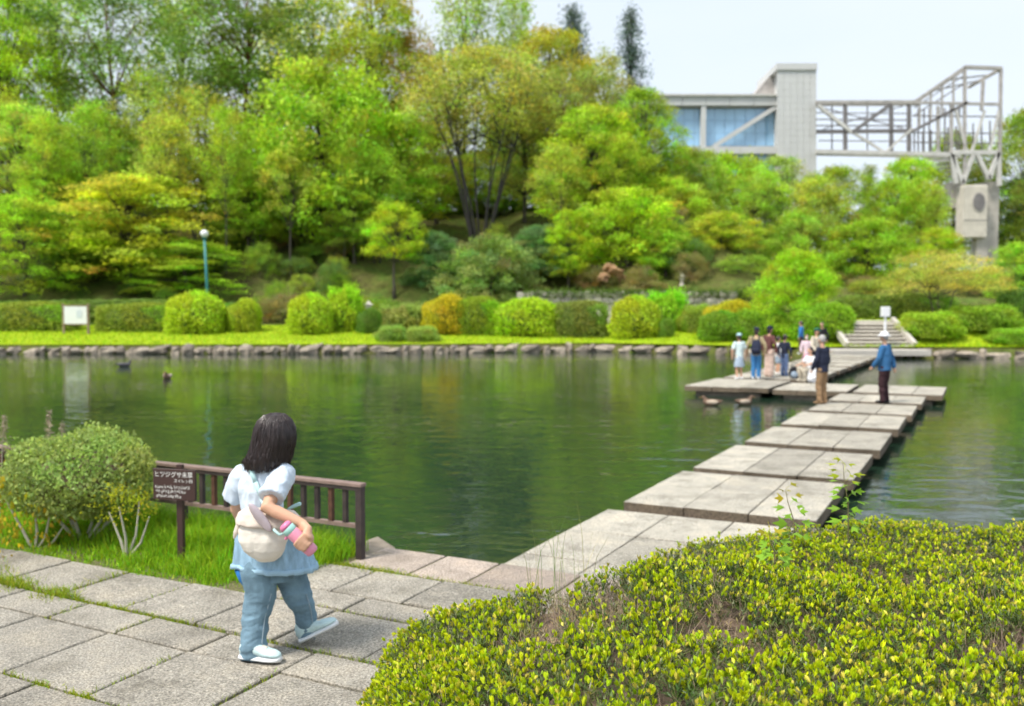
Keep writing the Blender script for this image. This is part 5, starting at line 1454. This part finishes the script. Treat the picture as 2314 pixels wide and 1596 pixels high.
HV = []; HF = []
for k in range(NR):
    t_, l_ = hv[k], hv[NR + k]; o_ = unit(t_ - cc) * np.array([1, 1, 0])
    HV += [t_ + o_*.004, t_ + o_*.011, l_ + o_*.012 - UP*.006, l_ + o_*.002 - UP*.008]
for k in range(NR):
    j = (k + 1) % NR
    for q in range(3): HF.append((4*k+q, 4*k+q+1, 4*j+q+1, 4*j+q))
put('hem', raw_mesh('hem', HV, HF, cloth('hem_denim', (0.36, 0.54, 0.68)), True), jk)
b = MB(); b.rings([(G_(545, 1288, 4.56) - girl_o, (.035, 0, 0), (0, .03, 0)), (G_(552, 1312, 4.56) - girl_o, (.026, 0, 0), (0, .03, 0)), (G_(556, 1326, 4.56) - girl_o, (.006, 0, 0), (0, .02, 0))], 10)
put('sleeve_cuff', b.mesh('sleeve_cuff', cloth('blue_lining', (0.03, 0.16, 0.42)), True), jk)
# shoes
M_MINT = cloth('mint_mesh', (0.56, 0.72, 0.73), 0.3); M_SOLE = plain('white_sole', (0.78, 0.79, 0.80), 0.6, 0.05, 20)
def shoe(parent, o, heel, d, up, L_=0.215, mats=(M_MINT, M_SOLE)):
    d = unit(d); sd = unit(np.cross(d, up)); up = np.cross(sd, d)
    sh = MB(); us = MB()
    prof = [(0.0, .022, .060, .0), (.06, .030, .080, 0), (.18, .034, .086, 0), (.34, .035, .078, 0), (.5, .037, .060, 0), (.68, .041, .042, 0), (.84, .039, .034, 0), (.95, .028, .026, 0), (1.0, .012, .016, 0)]
    us.rings([(heel + d*L_*t + up*(.022 + h*.5) - o, sd*w, up*h*.5) for t, w, h, _ in prof], 14)
    sh.rings([(heel + d*L_*t*1.03 - d*.004 + up*.014 - o, sd*(w + .006), up*.014) for t, w, h, _ in prof], 14)
    s_ = put('shoe', us.mesh('shoe', mats[0], True), parent)
    put('sole', sh.mesh('sole', mats[1], True), s_)
    tg = MB(); tg.rings([(heel + d*L_*t + up*(.024 + h) - o, sd*.012, up*.004) for t, h in ((.36, .064), (.5, .052), (.66, .042))], 8)
    put('laces', tg.mesh('laces', cloth('cream_lace', (0.78, 0.70, 0.58))), s_)
hR = G_(546, 1500, 4.49); hR[2] = 0.004
shoe(girl, girl_o, hR, np.array([.97, -.22, 0]), UP)
hL = G_(681, 1466, 4.70); hL[2] = 0.006
shoe(girl, girl_o, hL, np.array([.86, .10, .40]), np.array([-.4, 0, .9]))

# --- what she carries
M_CREAM = plain('cream_canvas', (0.80, 0.74, 0.66), 0.9, 0.08, 14, 0.003, 120, spec=0.15)
M_BEIGE = plain('beige_flap', (0.70, 0.60, 0.52), 0.9, 0.1, 14, 0.003, 120, spec=0.15)
bag_c = G_(598, 1215, 4.405)
bag = thing('shoulder_bag', 'cream cloth bag with a beige flap hanging at the walking child\'s hip', 'bag', tuple(bag_c))
b = MB()
b.rings([(G_(px, py, Y) - bag_c, np.array([1, .12, 0]) * hw / 2034 * 4.4, np.array([-.1, 1, 0]) * dp) for px, py, hw, dp, Y in
         ((602, 1158, 40, .022, 4.43), (600, 1172, 54, .040, 4.42), (598, 1195, 58, .052, 4.41), (596, 1220, 56, .056, 4.405), (597, 1242, 47, .050, 4.405), (600, 1258, 34, .038, 4.41), (603, 1267, 20, .022, 4.415), (604, 1270, 8, .010, 4.42))], 24)
me = melt(b, 0.006, 3); wrinkle(me, 0.006, 9, (1.5, 1, .6)); wrinkle(me, .002, 30); me.materials.append(M_CREAM); put('pouch', me, bag)
b = MB()
b.rings([(G_(px, py, Y) - bag_c, np.array([1, .15, -.10]) * hw / 2034 * 4.4, np.array([-.1, 1, 0]) * dp) for px, py, hw, dp, Y in
         ((612, 1150, 52, .02, 4.44), (608, 1162, 68, .055, 4.425), (604, 1176, 72, .064, 4.415), (602, 1188, 70, .064, 4.41), (601, 1190, 60, .05, 4.41))], 24)
me = melt(b, 0.006, 2); wrinkle(me, 0.006, 16); me.materials.append(M_BEIGE); put('flap', me, bag)
b = MB(); limb(b, [G_(540, 1186, 4.40) - bag_c, G_(533, 1204, 4.39) - bag_c, G_(529, 1216, 4.39) - bag_c], [.016, .013, .006])
me = melt(b, .004, 2); me.materials.append(M_BEIGE); put('flap_corner', me, bag)
M_EAR = plain('silver_pink_satin', (0.50, 0.42, 0.45), 0.35, 0.25, 12, 0.0, metal=0.25)
a_, c_ = G_(566, 1142, 4.345) - bag_c, G_(610, 1198, 4.335) - bag_c
ea = unit(c_ - a_); eb = unit(np.cross(ea, [0, 1, 0]))
b = MB(); b.ball((a_ + c_) / 2, (np.linalg.norm(c_ - a_) / 2 + .012, .025, .009), 18, 10, (ea, eb, np.cross(ea, eb))); put('ear', b.mesh('ear', M_EAR, True), bag)
a_, c_ = G_(617, 1196, 4.345) - bag_c, G_(645, 1205, 4.345) - bag_c
M_STRAP = cloth('mint_strap', (0.48, 0.70, 0.70), 0.08)
b = MB(); b.tube([a_, (a_ + c_) / 2 - UP*.018, c_], .007, 8); put('loop', b.mesh('loop', M_STRAP, True), bag)
pts = [G_(566, 1049, 4.575), G_(567, 1062, 4.50), G_(577, 1090, 4.488), G_(590, 1122, 4.47), G_(600, 1150, 4.44)]
b = MB()
for p, q in zip(pts[:-1], pts[1:]): b.bar(p - bag_c, q + (q - p) * .04 - bag_c, .022, .004, (0, -1, 0.2))
put('strap', b.mesh('strap', M_STRAP, True), bag)
b = MB(); limb(b, [G_(652, 1150, 4.50) - bag_c, G_(664, 1144, 4.5) - bag_c, G_(677, 1139, 4.5) - bag_c], [.006, .009, .010]); put('strap_end', b.mesh('strap_end', M_STRAP, True), bag)
bot = thing('water_bottle', 'pink drinking bottle with mint collar held in the walking child\'s hand', 'bottle', tuple(mid_b))
M_PINK = plain('pink_bottle', (0.80, 0.30, 0.42), 0.35, 0.06, 6, spec=0.5); M_PINKD = plain('deep_pink_cap', (0.78, 0.22, 0.40), 0.35, 0.05, 6, spec=0.5); M_MINTP = plain('mint_collar', (0.38, 0.66, 0.60), 0.4, 0.05, 6)
Lb_ = np.linalg.norm(bt1 - bt0)
def bring(mb, prof): mb.rings([(bt0 + ax_b * Lb_ * t - mid_b, n1 * r, n2 * r) for t, r in prof], 24); return mb
put('flask', bring(MB(), [(.24, .031), (.28, RB), (.6, RB), (.88, RB), (.96, .031), (1.0, .024)]).mesh('flask', M_PINK, True), bot)
put('collar', bring(MB(), [(.10, .030), (.12, .033), (.24, .033), (.25, .031)]).mesh('collar', M_MINTP, True), bot)
put('cap', bring(MB(), [(-.03, .018), (-.01, .026), (.03, .030), (.10, .031)]).mesh('cap', M_PINKD, True), bot)
put('latch', MB().ball(bt0 + ax_b*Lb_*.27 - n1*.038 - mid_b, (.008, .014, .008), 8, 6, (ax_b, n1, n2)).mesh('latch', M_PINKD, True), bot)

# --- the people on the walkway
def person(label, px, py, z, h, head_deg, top, bottom, legs='long', sleeves='long', hat=None, hair=M_HAIR, arms=((.02, .05), (.02, .05)), lean=0.0, shoes=None, crouch=False, hat_brim='front', arm_back=False, mask=False, wide=1.0):
    o = onz(px, py, z)
    p = thing('person', label, 'person', tuple(o), -R(head_deg), 'people on the walkway')
    F_, R_ = np.array([0, 1.0, 0]), np.array([1.0, 0, 0])
    hipz = (.5 if not crouch else .16) * h; hy = -.10 * h if crouch else 0
    lz = 0.31 * h
    def up(t): return np.array([0, hy + lean * h * t, hipz + lz * t])      # along the spine, t=0 hip .. 1 shoulder
    hd = up(1.0) + np.array([0, .02 * h + lean * .1 * h, .115 * h])
    b = MB()
    torso(b, [(up(0), R_*.075*h, F_*.055*h), (up(.5), R_*.068*h, F_*.05*h), (up(.85), R_*.085*h, F_*.055*h), (up(1.02), R_*.04*h, F_*.04*h)], 14)
    limb(b, [up(1), hd], [.032*h, .03*h], 8); b.ball(hd + [0, 0, .01*h], (.045*h, .055*h, .066*h), 12, 9)
    b.ball(hd + np.array([0, .056*h, 0]), (.008*h, .012*h, .012*h), 6, 5)
    for s_ in (-1, 1): b.ball(hd + np.array([s_*.046*h, -.004*h, 0]), (.008*h, .012*h, .017*h), 6, 5)
    J = {}
    for s_, nm_ in ((-1, 0), (1, 1)):
        sh = up(.95) + R_*s_*.10*h
        fo, ou = arms[nm_]
        if crouch: el = sh + np.array([s_*.02*h, .10*h, -.11*h]); wr = el + np.array([-s_*.02*h, .11*h, -.03*h])
        elif arm_back: el = sh + np.array([s_*.035*h, -.05*h, -.16*h]); wr = el + np.array([-s_*.06*h, -.05*h, -.13*h])
        else:
            el = sh + np.array([s_*(.025 + ou)*h, (fo*.4 - .01)*h, -.165*h]); wr = el + np.array([-s_*.01*h, fo*h*1.3, -.145*h + abs(fo)*h*.5])
        hp = up(0) + R_*s_*.045*h
        if crouch: kn = hp + np.array([s_*.03*h, .23*h, .10*h]); an = np.array([s_*.07*h, .06*h, .035*h])
        else: kn = np.array([s_*.05*h, .02*h, .275*h]); an = np.array([s_*.052*h, -.005*h, .04*h])
        J[s_] = (sh, el, wr, hp, kn, an)
        limb(b, [sh, el, wr], [.028*h, .024*h, .017*h], 8)
        dw = unit(wr - el); hc = wr + dw*.03*h
        b.ball(hc, (.014*h, .022*h, .026*h), 8, 6)
        for k in range(4): limb(b, [hc + dw*.012*h + F_*(.009*k - .014)*h, hc + dw*(.045 - .004*abs(k - 1.5))*h + F_*(.010*k - .012)*h - R_*s_*.006*h], [.0062*h, .005*h], 6)
        limb(b, [hc + F_*.02*h, hc + F_*.032*h + dw*.02*h], [.0065*h, .005*h], 6)
        limb(b, [hp, kn, an], [.05*h, .035*h, .024*h], 8)
    me = melt(b, .0085*h, 2); me.materials.append(M_SKIN); put('body', me, p)
    # clothes
    b = MB()
    torso(b, [(up(-.12), R_*.092*h*wide, F_*.072*h*wide), (up(.15), R_*.085*h*wide, F_*.068*h*wide), (up(.6), R_*.09*h*wide, F_*.066*h*wide), (up(.92), R_*.098*h, F_*.062*h), (up(1.04), R_*.05*h, F_*.045*h)], 16)
    for s_ in (-1, 1):
        sh, el, wr, hp, kn, an = J[s_]
        if sleeves == 'long': limb(b, [sh, el, wr + (el - wr)*.06], [.040*h, .035*h, .027*h], 10)
        else: limb(b, [sh, sh + (el - sh)*.62], [.040*h, .040*h], 10)
    me = melt(b, .0095*h, 3); wrinkle(me, .010*h, 9/h, (1, 1, 1), px); me.materials.append(top); put('top', me, p)
    b = MB(); torso(b, [(up(-.16), R_*.08*h, F_*.06*h), (up(.05), R_*.082*h, F_*.064*h)], 14)
    if legs == 'skirt':
        b.rings([(up(.05), R_*.08*h, F_*.065*h), (np.array([0, 0, .34*h]), R_*.115*h, F_*.095*h), (np.array([0, 0, .27*h]), R_*.12*h, F_*.10*h)], 16)
    else:
        for s_ in (-1, 1):
            sh, el, wr, hp, kn, an = J[s_]
            if legs == 'long': limb(b, [hp, kn, an + [0, 0, .005*h]], [.060*h, .048*h, .040*h], 10)
            elif legs == 'wide': limb(b, [hp, kn, an + [0, 0, .01*h]], [.064*h, .062*h, .058*h], 10)
            else: limb(b, [hp, kn + (hp - kn)*.25], [.060*h, .056*h], 10)
    me = melt(b, .0095*h, 3); wrinkle(me, .008*h, 10/h, (1, 1, 2.0), py); me.materials.append(bottom); put('skirt' if legs == 'skirt' else 'trousers', me, p)
    for s_ in (-1, 1):
        an = J[s_][5]; us = MB()
        us.rings([(an + np.array([0, (t - .3)*.15*h, -an[2] + .018*h + (.014*h if t < .5 else 0)]), R_*w*h, UP*hh*h) for t, w, hh in ((0, .018, .016), (.2, .025, .030), (.55, .028, .024), (.85, .024, .017), (1, .010, .010))], 10)
        us.build('shoe', shoes or M_SOLE, p, True)
    # hair, hat
    b = MB(); b.ball(hd + np.array([0, -.010*h, .022*h]), (.051*h, .058*h, .064*h), 12, 8)
    if hair is not M_HAIRG: b.ball(hd + np.array([0, -.028*h, -.015*h]), (.045*h, .034*h, .06*h), 10, 7)
    me = melt(b, .008*h, 2); me.materials.append(hair); put('hair', me, p)
    if hat:
        b = MB(); hb = hd + np.array([0, -.004*h, .035*h])
        b.rings([(hb, R_*.058*h, F_*.066*h), (hb + UP*.02*h, R_*.057*h, F_*.064*h), (hb + UP*.042*h, R_*.044*h, F_*.05*h), (hb + UP*.052*h, R_*.018*h, F_*.02*h)], 16)
        hto = b.build('hat', hat, p, True)
        b = MB()
        if hat_brim == 'round': b.rings([(hb + UP*.004*h, R_*.056*h, F_*.064*h), (hb - UP*.006*h, R_*.092*h, F_*.10*h), (hb - UP*.010*h, R_*.092*h, F_*.10*h), (hb, R_*.056*h, F_*.064*h)], 20, False)
        else: b.rings([(hb + F_*.055*h, R_*.045*h, UP*.004*h), (hb + F_*.085*h - UP*.004*h, R_*.040*h, UP*.004*h), (hb + F_*.108*h - UP*.008*h, R_*.022*h, UP*.003*h)], 10)
        b.build('brim', hat, hto, True)
    for s_ in (-1, 1): MB().ball(hd + np.array([s_*.019*h, .052*h, .012*h]), (.006*h, .004*h, .004*h), 6, 5).build('eye', M_EYE, p, True)
    if mask: MB().ball(hd + np.array([0, .040*h, -.022*h]), (.032*h, .028*h, .028*h), 10, 7).build('face_mask', M_WHITE, p, True)
    else: MB().ball(hd + np.array([0, .050*h, -.03*h]), (.013*h, .005*h, .004*h), 6, 5).build('mouth', M_LIP, p, True)
    return p, o, hd
C_ = cloth
NAVY = C_('navy_cloth', (0.025, 0.03, 0.055)); BEIGE = C_('beige_jacket', (0.42, 0.34, 0.20)); JEANB = C_('bright_jeans', (0.05, 0.19, 0.42)); PINKB = C_('pale_pink_beige', (0.60, 0.45, 0.38))
WHITEC = C_('white_cloth', (0.74, 0.74, 0.76)); BROWN = C_('tan_trousers', (0.30, 0.19, 0.105)); BLUE = C_('mid_blue_jacket', (0.045, 0.15, 0.32)); PLUM = C_('dark_plum_trousers', (0.045, 0.022, 0.026))
MINTC = C_('pale_mint_cloth', (0.62, 0.74, 0.75)); GREYB = C_('grey_blue_cloth', (0.34, 0.42, 0.52)); GREENC = C_('bottle_green_cap', (0.03, 0.12, 0.085)); PINKC = C_('pink_cloth', (0.72, 0.42, 0.50)); BLACK = C_('black_cloth', (0.018, 0.018, 0.022)); CREAMC = C_('cream_cloth', (0.60, 0.53, 0.42))
SKYC = C_('pale_blue_cap', (0.46, 0.66, 0.70)); DENIMB = C_('dusty_blue_trousers', (0.14, 0.20, 0.36))
person('child in a pale blue cap, white top and grey blue skirt with bare legs', 1670, 857, ZW, 1.36, -15, MINTC, GREYB, 'skirt', 'short', SKYC, shoes=WHITEC)
_, o1, hd1 = person('adult in a beige jacket and bright blue jeans wearing a dark backpack', 1708, 857, ZW, 1.54, 25, BEIGE, JEANB, 'long', 'long', NAVY, wide=1.1)
bp_ = thing('backpack', 'dark navy backpack on the back of the beige jacketed adult', 'backpack', tuple(o1), -R(25))
b = MB(); b.rings([((0.03, -.16, .74), (.10, 0, 0), (0, .05, 0)), ((0.03, -.19, .80), (.15, 0, 0), (0, .09, 0)), ((0.03, -.19, .98), (.15, 0, 0), (0, .09, 0)), ((0.03, -.17, 1.14), (.12, 0, 0), (0, .06, 0)), ((.03, -.15, 1.18), (.06, 0, 0), (0, .03, 0))], 16); b.build('sack', NAVY, bp_, True)
b = MB(); b.rings([((0.03, -.26, .80), (.10, 0, 0), (0, .03, 0)), ((0.03, -.275, .88), (.11, 0, 0), (0, .03, 0)), ((0.03, -.26, .95), (.09, 0, 0), (0, .02, 0))], 12); b.build('front_pocket', NAVY, bp_, True)
for s_ in (-1, 1):
    b = MB(); b.tube([(s_*.09, -.11, 1.16), (s_*.09, -.02, 1.29), (s_*.10, .09, 1.18), (s_*.12, .10, 1.0)], .018, 6); b.build('strap', NAVY, bp_, True)
person('adult in a navy cap and pale pinkish wide trousers beside the backpack wearer', 1737, 852, ZW, 1.56, 60, C_('dark_maroon_top', (0.14, 0.06, 0.055)), PINKB, 'wide', 'long', NAVY)
person('child in white with pale blue shorts behind the pinkish trousers', 1757, 846, ZW, 1.22, 80, WHITEC, GREYB, 'shorts', 'long', None, arms=((.1, .02), (.08, .02)))
person('child in a dark navy jacket and dusty blue trousers standing apart', 1772, 850, ZW, 1.30, 50, NAVY, DENIMB, 'long', 'long', None, shoes=DENIMB)
person('child in white and pink top wearing a face mask among the group', 1822, 838, ZW, 1.24, 200, C_('white_pink_top', (0.70, 0.55, 0.60)), PINKC, 'skirt', 'long', None, arms=((.1, .02), (.1, .02)), mask=True)
person('crouching person in a white top and cream trousers at the platform edge', 1822, 862, ZW, 1.5, 250, WHITEC, CREAMC, 'long', 'short', None, crouch=True, shoes=CREAMC)
person('person in a bottle green cap partly hidden by the man in the dark jacket', 1843, 852, ZW, 1.50, 150, CREAMC, BLACK, 'long', 'long', GREENC, arms=((.12, .02), (.1, .02)))
person('man in a dark navy jacket and tan trousers standing on the stepping slabs', 1857, 913, ZW, 1.50, -35, NAVY, BROWN, 'long', 'long', None, hair=M_HAIRG, arms=((.05, .01), (.04, .02)), shoes=BROWN, wide=1.15)
_, om, hm2 = person('elderly man in a white cap, blue jacket and dark plum trousers alone on the slabs', 1998, 911, ZW, 1.56, -42, BLUE, PLUM, 'long', 'long', WHITEC, hair=M_HAIRG, arms=((.07, .02), (-.03, .04)), shoes=BLACK, wide=1.2, hat_brim='round')
person('person in a bright blue jacket and dark trousers furthest back on the walkway', 1810, 800, ZW, 1.58, -60, C_('bright_blue_jacket', (0.05, 0.20, 0.50)), C_('brown_trousers', (0.10, 0.06, 0.05)), 'long', 'long', None)
person('dark haired person in black at the back near the domed tree', 1857, 808, ZW, 1.55, 230, BLACK, BLACK, 'long', 'long', None, shoes=BLACK)
# bags by the crouching person
tb = onz(1838, 864, ZW)
tbag = thing('carrier_bag', 'white carrier bag set down beside the crouching person', 'bag', tuple(tb))
b = MB(); b.rings([((0, 0, .0), (.14, 0, 0), (0, .09, 0)), ((0, 0, .12), (.17, 0, 0), (0, .11, 0)), ((0.01, 0, .32), (.13, 0, 0), (0, .07, 0)), ((0.01, 0, .46), (.05, 0, 0), (0, .02, 0))], 14)
me = melt(b, .015, 2); wrinkle(me, .02, 9); me.materials.append(WHITEC); put('sack', me, tbag)
for s_ in (-1, 1):
    b = MB(); b.tube([(.01 + s_*.03, 0, .44), (.01 + s_*.05, 0, .56), (.01 + s_*.01, 0, .62)], .008, 6); b.build('handle', WHITEC, tbag, True)
db = onz(1795, 857, ZW)
dbag = thing('shoulder_bag', 'black round bag with a grey panel on the platform before the crouching person', 'bag', tuple(db))
b = MB(); b.ball((0, 0, .19), (.17, .10, .20), 16, 10); b.build('sack', BLACK, dbag, True)
b = MB(); b.ball((-.02, -.06, .15), (.11, .06, .11), 14, 8); b.build('pocket', GREYB, dbag, True)
b = MB(); b.tube([(-.12, 0, .3), (-.06, 0, .46), (.06, 0, .47), (.13, 0, .3)], .012, 6); b.build('strap', BLACK, dbag, True)

# ------------------------------------------------------------------ ducks
M_DUCKB = plain('brown_feathers', (0.17, 0.105, 0.07), 0.8, 0.4, 18); M_DUCKP = plain('pale_feathers', (0.52, 0.42, 0.32), 0.8, 0.3, 18); M_DUCKG = plain('dark_feathers', (0.10, 0.095, 0.10), 0.8, 0.4, 18); M_BILL = plain('bill', (0.42, 0.26, 0.06), 0.5)
def duck(label, px, py, deg, bodym, flank, s_=1.0):
    o = onz(px, py, WATER)
    d = thing('duck', label, 'duck', tuple(o), -R(deg), 'ducks on the pond')
    b = MB(); Y_, X_ = np.array([0, 1.0, 0]), np.array([1.0, 0, 0])
    b.rings([(np.array([0, y, z]) * s_, X_*w*s_, UP*hh*s_) for y, z, w, hh in ((-.27, .12, .012, .010), (-.22, .10, .05, .03), (-.12, .07, .095, .075), (0, .055, .11, .095), (.10, .06, .095, .09), (.17, .08, .06, .065), (.20, .10, .02, .03))], 16)
    limb(b, [np.array([0, .12, .10])*s_, np.array([0, .16, .15])*s_, np.array([0, .18, .175])*s_], [.055*s_, .042*s_, .036*s_], 10); b.ball(np.array([0, .20, .19])*s_, (.036*s_, .048*s_, .036*s_), 10, 8)
    me = melt(b, .011, 3); me.materials.append(bodym); put('body', me, d)
    for q in (-1, 1): MB().ball(np.array([q*.085, -.03, .085])*s_, (.03*s_, .15*s_, .055*s_), 10, 8).build('wing', flank, d, True)
    b = MB(); b.rings([(np.array([0, .235, .185])*s_, X_*.016*s_, UP*.013*s_), (np.array([0, .27, .176])*s_, X_*.017*s_, UP*.007*s_), (np.array([0, .295, .172])*s_, X_*.013*s_, UP*.004*s_)], 8); b.build('bill', M_BILL, d, True)
duck('brown duck swimming left of its companion below the platform', 1608, 916, -70, M_DUCKB, M_DUCKP)
duck('brown duck swimming close to the slabs below the platform', 1682, 915, 75, M_DUCKB, M_DUCKP)
duck('dark grey duck on the pond near the far bank', 281, 829, 70, M_DUCKG, M_DUCKG, 1.2)
duck('pale breasted duck facing the viewer on the open pond', 378, 856, 175, M_DUCKB, M_DUCKP, 1.2)
